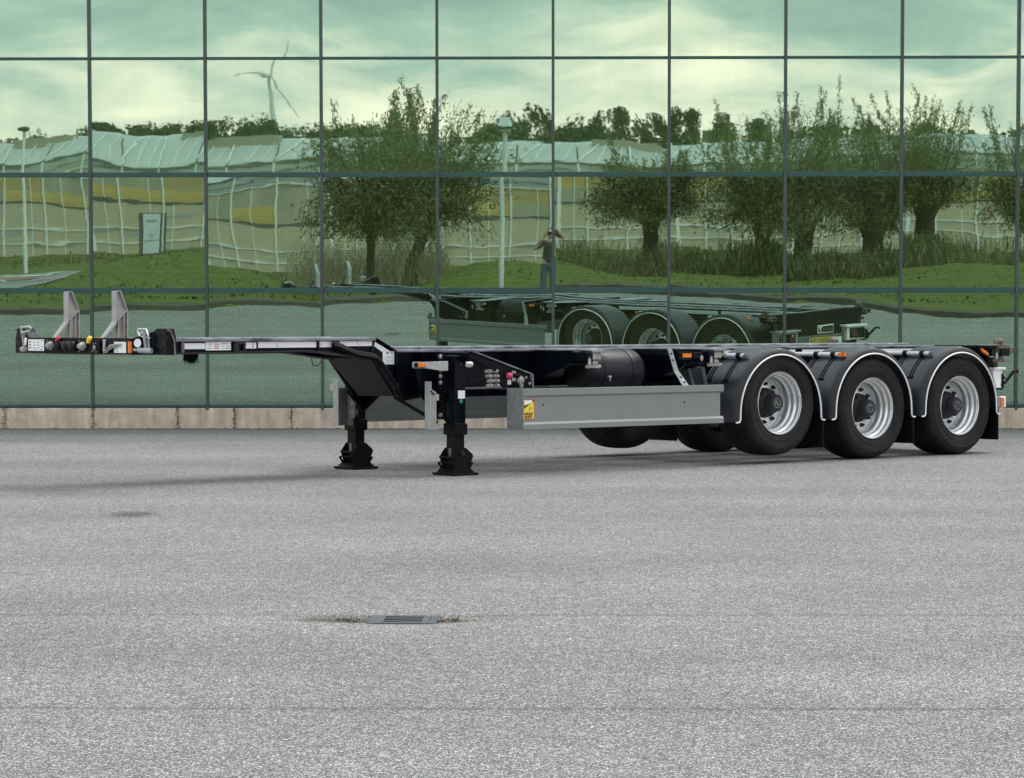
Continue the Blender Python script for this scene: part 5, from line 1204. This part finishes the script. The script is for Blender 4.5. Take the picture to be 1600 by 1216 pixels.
def willow(label, x, y, H, W, head, tr_r, lean=(0, 0), nshoot=85, leaves=9500, tops=7, seed=1, low=0.9):
    rg = np.random.default_rng(seed); rr = random.Random(seed); tops = int(tops * 1.8)
    z0 = terr(x, y) - 0.05
    t = thing('willow_tree', label, 'tree', (x, y, z0), 0, 'pollard willows mirrored in the glass')
    hx, hy = lean
    mb = MB()
    pts = [(0, 0, 0), (hx * 0.2, hy * 0.2, head * 0.3), (hx * 0.6, hy * 0.6, head * 0.7), (hx, hy, head), (hx * 1.1, hy * 1.1, head + 0.25)]
    rad = [tr_r * 1.35, tr_r * 1.0, tr_r * 0.95, tr_r * 1.45, tr_r * 0.8]
    n = 12
    for k, (p, r) in enumerate(zip(pts, rad)):
        for j in range(n):
            a = 2 * pi * j / n; q = r * (1 + 0.12 * sin(3 * a + k) + rr.uniform(-.05, .05))
            mb.v.append((p[0] + q * cos(a), p[1] + q * sin(a), p[2]))
    for k in range(4):
        for j in range(n): mb.f.append((k * n + j, k * n + (j + 1) % n, (k + 1) * n + (j + 1) % n, (k + 1) * n + j)); mb.m.append(0)
    mb.f.append(tuple(4 * n + j for j in range(n))); mb.m.append(0)
    mb.build('trunk', M['bark'], t, smooth=70)
    br = MB(); P, A, B, MI = [], [], [], []
    for s in range(nshoot):
        az = rr.uniform(0, 2 * pi)
        if s < tops:
            el = radians(rr.uniform(72, 88)); L = (H - head) * (1.0 if s == 0 else rr.uniform(0.62, 0.97)); droop = 0.0; off = rr.uniform(0.0, W * 0.30)
        else:
            el = radians(rr.uniform(8, 74)); L = (W * 0.5) / max(0.42, cos(el)) * rr.uniform(0.65, 1.08); L = min(L, (H - head) * 0.80); droop = rr.uniform(0.4, 1.5) * cos(el); off = 0.1
        p = Vector((hx + off * cos(az), hy + off * sin(az), head + rr.uniform(-0.15, 0.2)))
        d = Vector((cos(az) * cos(el), sin(az) * cos(el), sin(el)))
        path = [p.copy()]; m = 9
        for q in range(m):
            d = (d + Vector((rr.gauss(0, .07), rr.gauss(0, .07), -droop * 0.17 * (q / m) + rr.gauss(0, .03)))).normalized()
            p = p + d * (L / m); path.append(p.copy())
        br.tube(path, 0.030 if s >= tops else 0.034, 4, 0.005)
        k = int(leaves * 1.22 / nshoot * (1.5 if s < tops else 1.0))
        tt = rg.uniform(0.08, 1.0, k) ** 0.85
        pa = np.array([tuple(v) for v in path])
        fi = tt * m; i0 = np.minimum(fi.astype(int), m - 1); fr = (fi - i0)[:, None]
        base = pa[i0] * (1 - fr) + pa[i0 + 1] * fr
        dirs = pa[i0 + 1] - pa[i0]; dirs /= np.linalg.norm(dirs, axis=1)[:, None]
        spread = 0.27 * (1 - 0.72 * tt)[:, None] if s < tops else (0.23 * (1 - 0.3 * tt))[:, None]
        cen = base + rg.normal(0, 1, (k, 3)) * spread * (0.55 if s < tops else 1.0)
        hang = rg.uniform(0.0, 1.0, (k, 1)) * (0.5 if s < tops else low)
        dd = dirs * (1 - hang) * 0.8 + np.array([0, 0, -1.0]) * hang + rg.normal(0, 0.42, (k, 3))
        dd /= np.linalg.norm(dd, axis=1)[:, None]
        cen[:, 2] -= hang[:, 0] * 0.22
        w_ = np.cross(dd, rg.normal(0, 1, (k, 3))); w_ /= np.linalg.norm(w_, axis=1)[:, None]
        ln = rg.uniform(0.048, 0.095, (k, 1))
        P.append(cen); A.append(dd * ln); B.append(w_ * ln * 0.27); MI.append(rg.random(k) < 0.4)
    br.build('branches', M['bark'], t, normals=False)
    quads_object('crown', np.concatenate(P), np.concatenate(A), np.concatenate(B), [M['willow'], M['willow_dark']], t, np.concatenate(MI))
    return t

willow('small willow with slender trunk and feathery top shoots, leftmost of the reflected willows', -4.72, -3.0, 5.15, 3.5, 2.15, 0.115, (0.05, 0), 90, 10000, 8, 21)
willow('bushy willow on a leaning trunk just left of the street lamp', -4.25, -14.0, 6.0, 4.8, 2.2, 0.20, (0.75, 0), 110, 13500, 13, 22)
willow('low round willow just right of the photographer, lowest of the reflected willows', 3.27, -22.0, 4.8, 5.3, 2.1, 0.25, (0, 0), 110, 12500, 9, 23)
willow('tall willow whose straight dark trunk shows down to the weeds', 6.80, -20.0, 6.2, 3.9, 1.75, 0.24, (0, 0), 90, 10500, 9, 24)
willow('tall willow with a short thick trunk, close behind the straight trunked one', 9.05, -30.0, 6.9, 4.3, 2.3, 0.34, (0, 0), 95, 11500, 10, 25)
willow('middle willow of the right hand row, with a squat trunk behind weeds', 11.2, -28.0, 6.2, 3.6, 1.9, 0.36, (0.1, 0), 85, 10000, 8, 26)
willow('tall willow with a broad flared trunk, nearest the lawn mound at right', 13.4, -30.0, 6.9, 4.6, 2.5, 0.36, (0.15, 0), 95, 11500, 10, 27)
willow('willow cut by the right edge of the photo', 15.95, -22.0, 5.7, 3.6, 1.8, 0.26, (0, 0), 80, 9500, 8, 28)

# far trees beyond the greenhouse
def far_tree_mesh(seed, conifer=False):
    rg = np.random.default_rng(seed)
    cl = []
    for _ in range(26):
        if conifer:
            h = rg.uniform(0.12, 1.0); r = 0.30 * (1.08 - h) + 0.03; a = rg.uniform(0, 2 * pi); q = r * sqrt(rg.random())
            cl.append((q * cos(a), q * sin(a), h, 0.085 + 0.05 * (1 - h)))
        else:
            v = rg.normal(0, 1, 3); v /= np.linalg.norm(v); q = rg.random() ** 0.5
            cl.append((0.27 * v[0] * q, 0.27 * v[1] * q, 0.62 + 0.30 * v[2] * q, rg.uniform(0.07, 0.12)))
    P = []
    for (x, y, z, r) in cl:
        v = rg.normal(0, 1, (170, 3)); v /= np.linalg.norm(v, axis=1)[:, None]
        P.append(np.array([x, y, z]) + v * r * rg.random((170, 1)) ** 0.4)
    P = np.concatenate(P); n = len(P)
    A = rg.normal(0, 1, (n, 3)); A /= np.linalg.norm(A, axis=1)[:, None]
    B = np.cross(A, rg.normal(0, 1, (n, 3))); B /= np.linalg.norm(B, axis=1)[:, None]
    ln = rg.uniform(0.008, 0.022, (n, 1))
    return P, A * ln, B * ln * 0.7
protos = []
for i in range(5):
    P, A, B = far_tree_mesh(40 + i, i >= 3)
    o = quads_object('crown', P, A, B, M['far_leaf'])
    tk = MB().tube([(0, 0, -0.1), (0, 0, 0.35), (0.01, 0, 0.6)], 0.022, 7, 0.008).build('trunk', M['bark_far'])
    protos.append((o, tk))
rr = random.Random(5)
first = set()
ORD = ('first second third fourth fifth sixth seventh eighth ninth tenth eleventh twelfth thirteenth fourteenth fifteenth sixteenth seventeenth eighteenth nineteenth twentieth').split()
count = {}
def far_tree(x, y, top, wd, kind, lab, grp):
    count[grp] = count.get(grp, 0) + 1
    lab = lab % ORD[count[grp] - 1]
    wd *= 1.35; top += 0.3
    zb = -7.0; H = top - zb
    t = thing('distant_tree', lab, 'tree', (x, y, zb), rr.uniform(0, 6.28), grp)
    s = (wd / 0.6, wd / 0.6, H)
    for p in protos[kind]:
        c = p if (kind, p.name) not in first else p.copy()
        if c is p: first.add((kind, p.name))
        else: C.objects.link(c)
        c.parent = t; c.scale = s
L1 = 'small dark tree just above the greenhouse roof, %s from the left edge'
for px, tz in ((-73, 3.4), (-70, 2.9), (-66.5, 3.2), (-63, 2.6), (-59.5, 3.1), (-57, 2.2), (-54, 3.2), (-51.5, 3.6), (-48.8, 3.3), (-45.5, 3.9), (-43, 4.6), (-40.5, 5.2), (-37.8, 4.9), (-35.5, 5.0), (-33.2, 5.3), (-31, 4.2), (-28.8, 3.8), (-26.5, 4.2), (-24, 3.6), (-21.5, 4.4)):
    far_tree(px, -262 + rr.uniform(-8, 8), tz + 1.0 + rr.uniform(-.5, .4), rr.uniform(4.2, 6.0), rr.choice((0, 1, 2)), L1, 'dark trees left of the willows')
L2 = 'big dark round tree in the clump behind the street lamp, %s from the left'
for px, tz, wd in ((-7.6, 4.4, 5.0), (-5.2, 6.0, 5.5), (-2.8, 6.8, 5.5), (-0.3, 6.9, 5.5), (2.0, 6.2, 5.5), (4.3, 5.0, 5.0)):
    far_tree(px, -262 + rr.uniform(-6, 6), tz, wd, rr.choice((0, 1, 2)), L2, 'dark trees behind the street lamp')
L3 = 'pointed dark tree over the greenhouse right of the photographer, %s from the left'
for px, tz, wd, kd in ((6.6, 4.0, 4, 3), (8.6, 4.6, 4.5, 4), (10.6, 3.8, 4.2, 3), (12.6, 4.6, 4, 4), (14.6, 4.8, 4.6, 3), (16.4, 4.6, 4.4, 4), (20, 3.6, 5, 3), (24, 3.2, 5, 4), (28, 3.4, 5, 3), (33, 3.0, 5, 4), (38, 3.2, 6, 3), (44, 3.0, 6, 4)):
    far_tree(px, -262 + rr.uniform(-6, 6), tz, wd, kd, L3, 'pointed trees behind the willows')

# low wood that closes the gaps between the far trees: one mass
rg = np.random.default_rng(77)
k = 15000
P = np.stack([rg.uniform(-95, 75, k), rg.uniform(-285, -268, k), rg.uniform(-7.5, 2.9, k)], 1)
P[:, 2] += 0.9 * np.sin(P[:, 0] * 0.33) * np.sin(P[:, 0] * 0.11 + 1) * (P[:, 2] > -2)
A = rg.normal(0, 1, (k, 3)); A /= np.linalg.norm(A, axis=1)[:, None]
B = np.cross(A, rg.normal(0, 1, (k, 3))); B /= np.linalg.norm(B, axis=1)[:, None]
ln = rg.uniform(0.25, 0.65, (k, 1))
struct(quads_object('woodland', P, A * ln, B * ln, M['far_leaf']), 'stuff')

# wind turbine
M['turbine'] = mat('turbine_white', (0.66, 0.68, 0.68), 0.5, 0, 0.03)
tb = thing('wind_turbine', 'white three bladed wind turbine on the horizon mirrored above the trees', 'wind turbine', (-276, -2760, -27))
MB().tube([(0, 0, 0), (0, 0, 74)], 2.5, 16, 1.7).build('tower', M['turbine'], tb, smooth=40)
MB().box(-7.0, 3.2, -1.6, 1.6, 72.7, 76.2).build('nacelle', M['turbine'], tb, bevel=0.5)
MB().lathe([(0, 1.8), (1.2, 2.2), (2.0, 3.6), (2.1, 5.5), (0, 5.5)], (3.0, 0, 74.5), 'y', 12).build('hub', M['turbine'], tb, smooth=40)
for a in (180, 68, -60):
    a = radians(a); d = Vector((cos(a), 0, sin(a))); q = Vector((-sin(a), 0, cos(a)))
    o = Vector((3.0, 4.6, 74.5))
    mb = MB()
    st = [(1.5, 0.8, 0.8), (9, 1.3, 0.5), (25, 0.85, 0.3), (40, 0.35, 0.15)]
    for (L, wd, th) in st:
        c = o + d * L
        for (u, v) in ((-1, 0), (0, 1), (1, 0), (0, -1)):
            p = c + q * (u * wd) + Vector((0, v * th, 0)); mb.v.append(tuple(p))
    for i in range(3):
        for j in range(4): mb.f.append((i * 4 + j, i * 4 + (j + 1) % 4, i * 4 + 4 + (j + 1) % 4, i * 4 + 4 + j)); mb.m.append(0)
    mb.f.append((12, 13, 14, 15)); mb.m.append(0)
    mb.build('blade', M['turbine'], tb, smooth=60)

# greenhouse
M['gh_low'] = mat('greenhouse_screen_beige', (0.50, 0.43, 0.31), 0.7, 0, 0.10, 0.4)
M['gh_mid'] = [mat('greenhouse_painted_glow_ochre', (0.52, 0.38, 0.15), 0.7, 0, 0.3, 0.5, col2=(0.66, 0.50, 0.18), stretch=(0.4, 1, 2)), mat('greenhouse_crop_brown', (0.40, 0.34, 0.20), 0.7, 0, 0.25, 0.6, col2=(0.58, 0.44, 0.18), stretch=(0.6, 1, 1.5)), mat('greenhouse_crop_grey', (0.38, 0.35, 0.26), 0.7, 0, 0.2, 0.8, stretch=(1.6, 1, 0.5))]  # ochre puts the glow of the lamps inside into plain panel colour
M['gh_top'] = mat('greenhouse_gutter_grey', (0.30, 0.31, 0.29), 0.6, 0, 0.2, 0.6, col2=(0.42, 0.45, 0.44), stretch=(0.2, 1, 4))
M['gh_roof'] = mat('greenhouse_roof_glass', (0.37, 0.385, 0.39), 0.35, 0, 0.08, 0.5)
M['gh_post'] = mat('white_steel_post', (0.80, 0.81, 0.80), 0.5, 0, 0.04)
M['gh_line'] = mat('dark_rail', (0.10, 0.11, 0.11), 0.6)
M['housing'] = mat('brown_grey_housing', (0.30, 0.27, 0.21), 0.7, 0, 0.12, 0.7)
YG, BW = -100.0, 2.36
gh = thing('greenhouse', 'long low greenhouse with white posts and pale roof glass behind the willows', 'greenhouse', (0, YG, 0))
shared = {}
def ghp(name, key, make, m, x):
    if key not in shared:
        o = make().build(name, m, gh); shared[key] = o
    else:
        o = copy_part(shared[key], gh)
    o.location = (x, 0, 0)
    return o
rr = random.Random(3)
zb0 = -4.6
for i in range(-27, 22):
    x = i * BW
    ghp('lower_panel', 'low', lambda: MB().box(0.06, BW - 0.06, -0.1, 0.0, zb0, -1.05), M['gh_low'], x)
    k = rr.choices((0, 1, 2), (4, 4, 3))[0]
    ghp('glow_panel', 'glow%d' % (k if x < -3 else k + 3), lambda: MB().box(0.06, BW - 0.06, -0.1, 0.0, -0.93, rr.uniform(-0.5, 0.05)), M['gh_mid'][0 if (k < 2 and x < -3) or k == 0 else 2], x)
    k2 = rr.choices((0, 1, 2), (1, 4, 4))[0]
    ghp('upper_panel', 'mid%d' % k2, lambda: MB().box(0.06, BW - 0.06, -0.1, -0.012, -0.93, 0.80), M['gh_mid'][k2], x)
    k3 = rr.choice((0, 1, 2))
    ghp('thin_post', 'thin%d' % k3, lambda: MB().box(0.55 + 0.5 * k3, 0.60 + 0.5 * k3, -0.02, 0.03, zb0, (-1.0, 0.82, 1.6)[k3]), M['gh_post'], x)
    if k3 != 1: ghp('inner_beam', 'beam%d' % k3, lambda: MB().hexa([(0.06, 0.001, -1.9 - 0.5 * k3), (BW - 0.06, 0.001, -1.7 - 0.4 * k3), (BW - 0.06, 0.012, -1.7 - 0.4 * k3), (0.06, 0.012, -1.9 - 0.5 * k3), (0.06, 0.001, -1.78 - 0.5 * k3), (BW - 0.06, 0.001, -1.58 - 0.4 * k3), (BW - 0.06, 0.012, -1.58 - 0.4 * k3), (0.06, 0.012, -1.78 - 0.5 * k3)]), M['gh_roof'], x)
    ghp('eaves_panel', 'top', lambda: MB().box(0.0, BW, -0.1, 0.04, 0.86, 1.66), M['gh_top'], x)
    ghp('post', 'post', lambda: MB().box(-0.05, 0.05, -0.05, 0.08, zb0, 1.75), M['gh_post'], x)
    if i % 3 == 0: ghp('double_post', 'post2', lambda: MB().box(0.55, 0.78, -0.05, 0.06, zb0, 0.82), M['gh_post'], x)
    ghp('roof_pane', 'roof', lambda: MB().hexa([(0.04, 0.0, 1.80), (BW - 0.04, 0.0, 1.80), (BW - 0.04, -2.6, 2.85), (0.04, -2.6, 2.85), (0.04, 0.0, 1.84), (BW - 0.04, 0.0, 1.84), (BW - 0.04, -2.6, 2.89), (0.04, -2.6, 2.89)]), M['gh_roof'], x)
    ghp('roof_rail', 'rrail', lambda: MB().tube([(0.9, 0.03, 1.93), (1.5, -2.6, 2.99)], 0.02, 5), M['gh_post'], x)
    ghp('roof_rail', 'rrail2', lambda: MB().tube([(1.7, 0.03, 1.93), (2.2, -2.6, 2.99)], 0.016, 5), M['gh_post'], x)
    ghp('roof_bar', 'bar%d' % (i % 2), (lambda: MB().tube([(0.0, 0.03, 1.93), (1.2 if i % 2 else 0.1, -2.6, 2.99)], 0.032, 5)) , M['gh_post'], x)
for (z0, z1, m, y) in ((-1.04, -0.94, M['gh_line'], 0.03), (1.67, 1.79, M['gh_line'], 0.06), (-2.52, -2.46, M['gh_post'], 0.05), (-3.30, -3.24, M['gh_post'], 0.05), (0.80, 0.86, M['gh_post'], 0.05), (1.22, 1.27, M['gh_line'], 0.045)):
    MB().box(-27 * BW, 22 * BW, -0.02, y, z0, z1).build('rail', m, gh)
MB().box(-27 * BW, 22 * BW, -60, -0.15, zb0, 1.6).build('hall', M['gh_low'], gh)
MB().box(-27 * BW, 22 * BW, -60, -2.65, 1.61, 2.80).build('roof_body', M['gh_roof'], gh)
for (x0, x1, z1) in ((-32.8, -29.6, 3.2), (-20.6, -16.6, 3.25), (3.1, 6.4, 3.15), (-22.6, -21.4, 3.1), (19, 22, 3.2)):
    MB().box(x0, x1, -4.5, -2.2, 1.9, z1).build('roof_housing', M['housing'], gh)

# street lamp, sign board, white flagpole
lp = thing('street_lamp', 'grey street lamp with a flat trapezoid head in front of the lawn mound', 'street lamp', (-1.225, -2.0, terr(-1.2, -2.0) - 0.05))
hl = 3.99 - lp.location.z
MB().tube([(0, 0, 0), (0, 0, 1.2), (0, 0, 1.21), (0, 0, hl - 0.35)], 0.072, 12, 0.056).build('post', M['lampgrey'], lp, smooth=40)
MB().hexa([(-0.175, -0.175, hl - 0.19), (0.175, -0.175, hl - 0.19), (0.175, 0.175, hl - 0.19), (-0.175, 0.175, hl - 0.19), (-0.115, -0.115, hl), (0.115, -0.115, hl), (0.115, 0.115, hl), (-0.115, 0.115, hl)]).build('lamp_hood', M['tube'], lp, bevel=0.012)
MB().box(-0.165, 0.165, -0.165, 0.165, hl - 0.235, hl - 0.192).build('lamp_rim', M['dark_grey'], lp, bevel=0.006)
MB().lathe([(0.15, hl - 0.237), (0.13, hl - 0.29), (0.06, hl - 0.34), (0.03, hl - 0.36)], (0, 0, 0), 'z', 14).build('diffuser', M['lampgrey'], lp, smooth=40)
sg = thing('sign_board', 'tall grey framed sign board with a pale panel standing on the left lawn', 'sign', (-11.98, -14.0, terr(-11.98, -14) - 0.05))
h = 1.14 - sg.location.z
for x in (-0.36, 0.24, 0.36): MB().box(x - 0.035, x + 0.035, -0.04, 0.04, 0, h).build('post', M['galv_dark'], sg)
MB().box(-0.36, 0.25, -0.03, 0.03, h - 1.20, h).build('frame', M['galv_dark'], sg)
MB().box(-0.275, 0.215, 0.03, 0.05, h - 1.16, h - 0.03).build('panel', mat('pale_sign_face', (0.62, 0.68, 0.70), 0.5), sg)
mb = MB()
for q in range(6): mb.box(-0.18 + 0.05 * q, -0.145 + 0.05 * q, 0.05, 0.055, h - 0.24, h - 0.19)
for q in range(9): mb.box(-0.23 + 0.048 * q, -0.20 + 0.048 * q, 0.05, 0.055, h - 0.82, h - 0.79)
for (x, z) in ((-0.10, -0.62), (-0.02, -0.60), (0.05, -0.62), (0.02, -0.69), (-0.04, -0.70)): mb.box(x - 0.015, x + 0.015, 0.05, 0.055, h + z - 0.03, h + z + 0.02)
mb.build('panel_print', M['ink_grey'], sg)
fp = thing('white_pole', 'slim white pole standing before the greenhouse at the far left', 'pole', (-20.65, -40.0, terr(-20.65, -40) - 0.05))
hp_ = 3.6 - fp.location.z
MB().tube([(0, 0, 0), (0, 0, 1.5), (0, 0, hp_)], 0.08, 10, 0.05).build('shaft', M['gh_post'], fp, smooth=40)
MB().ball((-0.02, 0, hp_ + 0.10), 0.22, 0.22, 0.12).build('lamp_head', M['dark_grey'], fp, smooth=60)

# weeds and scrub in front of the greenhouse
def weeds(name, boxes, n, hmin, hmax, m, seed, wid=0.02):
    rg = np.random.default_rng(seed)
    P, A, B = [], [], []
    for (x0, x1, y0, y1, dens) in boxes:
        k = int(n * dens)
        x = rg.uniform(x0, x1, k); y = rg.uniform(y0, y1, k)
        z = np.array([terr(a, b) for a, b in zip(x, y)])
        clump = 0.55 + 0.45 * np.sin(x * 1.7 + np.sin(y)) * np.sin(x * 0.63 + 1.0)
        h = rg.uniform(hmin, hmax, k) * (0.55 + 0.45 * clump)
        for part in range(3):
            t0 = rg.uniform(0.05, 1.0, k)
            dirv = np.stack([rg.normal(0, .35, k), rg.normal(0, .35, k), np.ones(k)], 1); dirv /= np.linalg.norm(dirv, axis=1)[:, None]
            ln = h * rg.uniform(0.10, 0.30, k)
            c = np.stack([x + rg.normal(0, .1, k), y + rg.normal(0, .1, k), z + h * t0], 1)
            P.append(c); A.append(dirv * ln[:, None]); wv = np.cross(dirv, rg.normal(0, 1, (k, 3))); wv /= np.linalg.norm(wv, axis=1)[:, None]; B.append(wv * wid)
    return struct(quads_object(name, np.concatenate(P), np.concatenate(A), np.concatenate(B), m), 'stuff')
weeds('tall_weeds', [(3.0, 18, -27, -18.5, 1.0), (0.3, 4.5, -33, -24, 0.30), (12, 20, -36, -27, 0.25)], 3400, 0.5, 1.25, M['weed'], 61, 0.018)
weeds('reed_bed', [(4.4, 8.3, -21, -18.5, 1.0), (8.3, 13.0, -26, -20, 1.2)], 1700, 0.6, 1.15, M['willow_dark'], 62, 0.024)
weeds('dry_scrub', [(-7.8, -3.2, -24, -12, 1.0)], 2600, 0.8, 2.0, M['dry_twig'], 63, 0.010)
weeds('rough_grass_strip', [(-45, -5, -70, -52, 1.0)], 2500, 0.15, 0.45, M['weed'], 64, 0.04)

rg = np.random.default_rng(91)
k = 9000
gx = rg.uniform(-17, 18, k); gy = rg.uniform(-24, 9, k)
keep = np.array([gy[i] < ky(gx[i]) - 0.5 and not (gx[i] < -14.2) for i in range(k)])
gx, gy = gx[keep], gy[keep]; k = len(gx)
gz = np.array([terr(a, b) for a, b in zip(gx, gy)])
dv = np.stack([rg.normal(0, .5, k), rg.normal(0, .5, k), np.ones(k)], 1); dv /= np.linalg.norm(dv, axis=1)[:, None]
hl_ = rg.uniform(0.018, 0.042, (k, 1)) * (0.6 + 0.6 * (np.sin(gx * 1.3) * np.sin(gy * 0.9 + gx * 0.4) > 0.2))[:, None]
wv = np.cross(dv, rg.normal(0, 1, (k, 3))); wv /= np.linalg.norm(wv, axis=1)[:, None]
struct(quads_object('grass_tufts', np.stack([gx, gy, gz + hl_[:, 0] * 0.8], 1), dv * hl_, wv * hl_ * 0.8, [M['grass'], M['weed']], None, rg.random(k) < 0.12), 'stuff')

# ------------------------------------------------------------------ the photographer
GZ = terr(0, -0.32) + 0.0
pr = thing('person', 'person in a brown t-shirt and blue jeans on the lawn holding up a phone', 'person', (0, -0.32, GZ))
dz = (EYE - GZ) - 1.716
def skinned(name, verts, edges, m, root=0, sub=2, parent=pr):
    me = bpy.data.meshes.new(name); me.from_pydata([v[:3] for v in verts], edges, [])
    o = bpy.data.objects.new(name, me); C.objects.link(o)
    md = o.modifiers.new('skin', 'SKIN'); md.use_smooth_shade = True
    sv = me.skin_vertices[0].data if len(me.skin_vertices) else None
    if sv is None:
        bm = bmesh.new(); bm.from_mesh(me); bm.verts.layers.skin.verify(); bm.to_mesh(me); bm.free(); sv = me.skin_vertices[0].data
    for i, v in enumerate(verts):
        r = v[3]; sv[i].radius = (r, r) if not isinstance(r, tuple) else r; sv[i].use_root = (i == root)
    sd = o.modifiers.new('sub', 'SUBSURF'); sd.levels = sub; sd.render_levels = sub
    dg = bpy.context.evaluated_depsgraph_get()
    me2 = bpy.data.meshes.new_from_object(o.evaluated_get(dg))
    bpy.data.objects.remove(o); me2.name = name
    me2.materials.clear(); me2.materials.append(m)
    me2.polygons.foreach_set('use_smooth', [True] * len(me2.polygons))
    o = bpy.data.objects.new(name, me2); C.objects.link(o); o.parent = parent
    return o
def arm(s, k=1.0):
    return [(s * 0.175, -0.01, 1.455, 0.062 * k), (s * 0.29, 0.05, 1.37, 0.052 * k), (s * 0.375, 0.11, 1.305, 0.044 * k), (s * 0.27, 0.20, 1.46, 0.042 * k), (s * 0.165, 0.265, 1.60, 0.030 * k)]
V = [(0, 0, 0.96, (0.155, 0.11)), (0, 0, 1.12, (0.145, 0.10)), (0, 0, 1.34, (0.165, 0.11)), (0, -0.01, 1.47, (0.10, 0.075)), (0, 0.0, 1.54, 0.058), (0, 0.015, 1.60, 0.060)]
Eg = [(0, 1), (1, 2), (2, 3), (3, 4), (4, 5)]
for s in (-1, 1):
    b = len(V); V += arm(s); Eg += [(3, b), (b, b + 1), (b + 1, b + 2), (b + 2, b + 3), (b + 3, b + 4)]
    b = len(V); V += [(s * 0.10, 0, 0.88, 0.095), (s * 0.115, 0.015, 0.50, 0.060), (s * 0.12, -0.02, 0.30, 0.056), (s * 0.125, -0.02, 0.09, 0.042)]; Eg += [(0, b), (b, b + 1), (b + 1, b + 2), (b + 2, b + 3)]
body = skinned('body', V, Eg, M['skin'])
hd = MB(); hd.ball((0, 0.025, 1.700), 0.078, 0.098, 0.120, 20, 14); hd.ball((0, 0.045, 1.635), 0.055, 0.065, 0.055, 14, 8)
hd.ball((0, 0.128, 1.692), 0.014, 0.020, 0.026, 8, 6)
for s in (-1, 1): hd.ball((s * 0.079, 0.01, 1.695), 0.012, 0.022, 0.032, 8, 6)
head_ = hd.build('head', M['skin'], pr, smooth=80)
for s in (-1, 1):
    MB().ball((s * 0.032, 0.110, 1.712), 0.013, 0.010, 0.009, 10, 6).build('eye', M['white'], head_, smooth=80)
    MB().ball((s * 0.032, 0.119, 1.712), 0.006, 0.003, 0.006, 8, 5).build('pupil', M['ink'], head_)
    MB().box(s * 0.032 - 0.017, s * 0.032 + 0.017, 0.112, 0.122, 1.731, 1.737).build('eyebrow', M['hair'], head_, bevel=0.002)
MB().ball((0, 0.108, 1.645), 0.022, 0.008, 0.006, 10, 5).build('mouth', mat('lips', (0.40, 0.18, 0.15), 0.5), head_, smooth=80)
hr = MB(); hr.ball((0, 0.005, 1.728), 0.086, 0.100, 0.105, 18, 12)
hair = hr.build('hair', M['hair'], pr, smooth=80)
V = [(0, 0, 0.86, (0.178, 0.130)), (0, 0, 1.05, (0.172, 0.124)), (0, 0, 1.20, (0.170, 0.120)), (0, 0, 1.36, (0.182, 0.126)), (0, -0.01, 1.48, (0.110, 0.085)), (0, -0.005, 1.51, (0.075, 0.07))]
Eg = [(0, 1), (1, 2), (2, 3), (3, 4), (4, 5)]
for s in (-1, 1):
    b = len(V); V += [(s * 0.185, -0.01, 1.45, 0.082), (s * 0.27, 0.04, 1.385, 0.076), (s * 0.315, 0.07, 1.352, 0.078)]; Eg += [(4, b), (b, b + 1), (b + 1, b + 2)]
skinned('shirt', V, Eg, M['shirt'])
V = [(0, 0, 0.98, (0.168, 0.122)), (0, 0, 0.90, (0.172, 0.125))]; Eg = [(0, 1)]
for s in (-1, 1):
    b = len(V); V += [(s * 0.105, 0, 0.80, 0.105), (s * 0.115, 0.012, 0.50, 0.080), (s * 0.122, -0.01, 0.28, 0.078), (s * 0.126, -0.015, 0.06, 0.080)]; Eg += [(1, b), (b, b + 1), (b + 1, b + 2), (b + 2, b + 3)]
skinned('jeans', V, Eg, M['jeans'])
for s in (-1, 1):
    mb = MB(); mb.ball((s * 0.13, 0.055, 0.035), 0.048, 0.135, 0.042, 14, 8); mb.ball((s * 0.127, -0.03, 0.065), 0.043, 0.055, 0.060, 12, 8); mb.build('shoe', M['shoe'], pr, smooth=80)
    # hand: palm plus four bent fingers and a thumb closing on the short end of the phone
    zc = EYE - GZ; yc = 0.312
    V = [(s * 0.165, 0.265, 1.60, 0.027), (s * 0.135, 0.278, zc - 0.085, 0.028), (s * 0.118, 0.285, zc - 0.035, 0.030)]
    Eg = [(0, 1), (1, 2)]
    for q, L in enumerate((0.88, 1.0, 0.95, 0.78)):
        zz = zc - 0.030 + q * 0.020
        b = len(V); V += [(s * 0.100, yc + 0.008, zz, 0.0095), (s * 0.086, yc + 0.020, zz + 0.004, 0.0085), (s * (0.086 - 0.020 * L), yc + 0.019, zz + 0.005, 0.0075)]
        Eg += [(2, b), (b, b + 1), (b + 1, b + 2)]
    b = len(V); V += [(s * 0.100, yc - 0.024, zc - 0.020, 0.011), (s * 0.078, yc - 0.022, zc + 0.004, 0.009), (s * 0.060, yc - 0.018, zc + 0.010, 0.008)]; Eg += [(1, b), (b, b + 1), (b + 1, b + 2)]
    skinned('hand', V, Eg, M['skin'], 2)
ph = thing('smartphone', 'dark smartphone held sideways in both hands of the photographer', 'phone', (0, -0.010, EYE))
MB().box(-0.076, 0.076, -0.004, 0.004, -0.037, 0.037).build('casing', M['black'], ph, bevel=0.003)
MB().box(-0.072, 0.072, -0.0046, -0.0041, -0.034, 0.034).build('screen', M['ink'], ph)
for (x, z) in ((-0.055, 0.018), (-0.055, -0.004)): MB().lathe([(0.009, 0.004), (0.009, 0.006), (0.0, 0.006)], (x, 0, z), 'y', 12).build('lens', M['dark_grey'], ph)
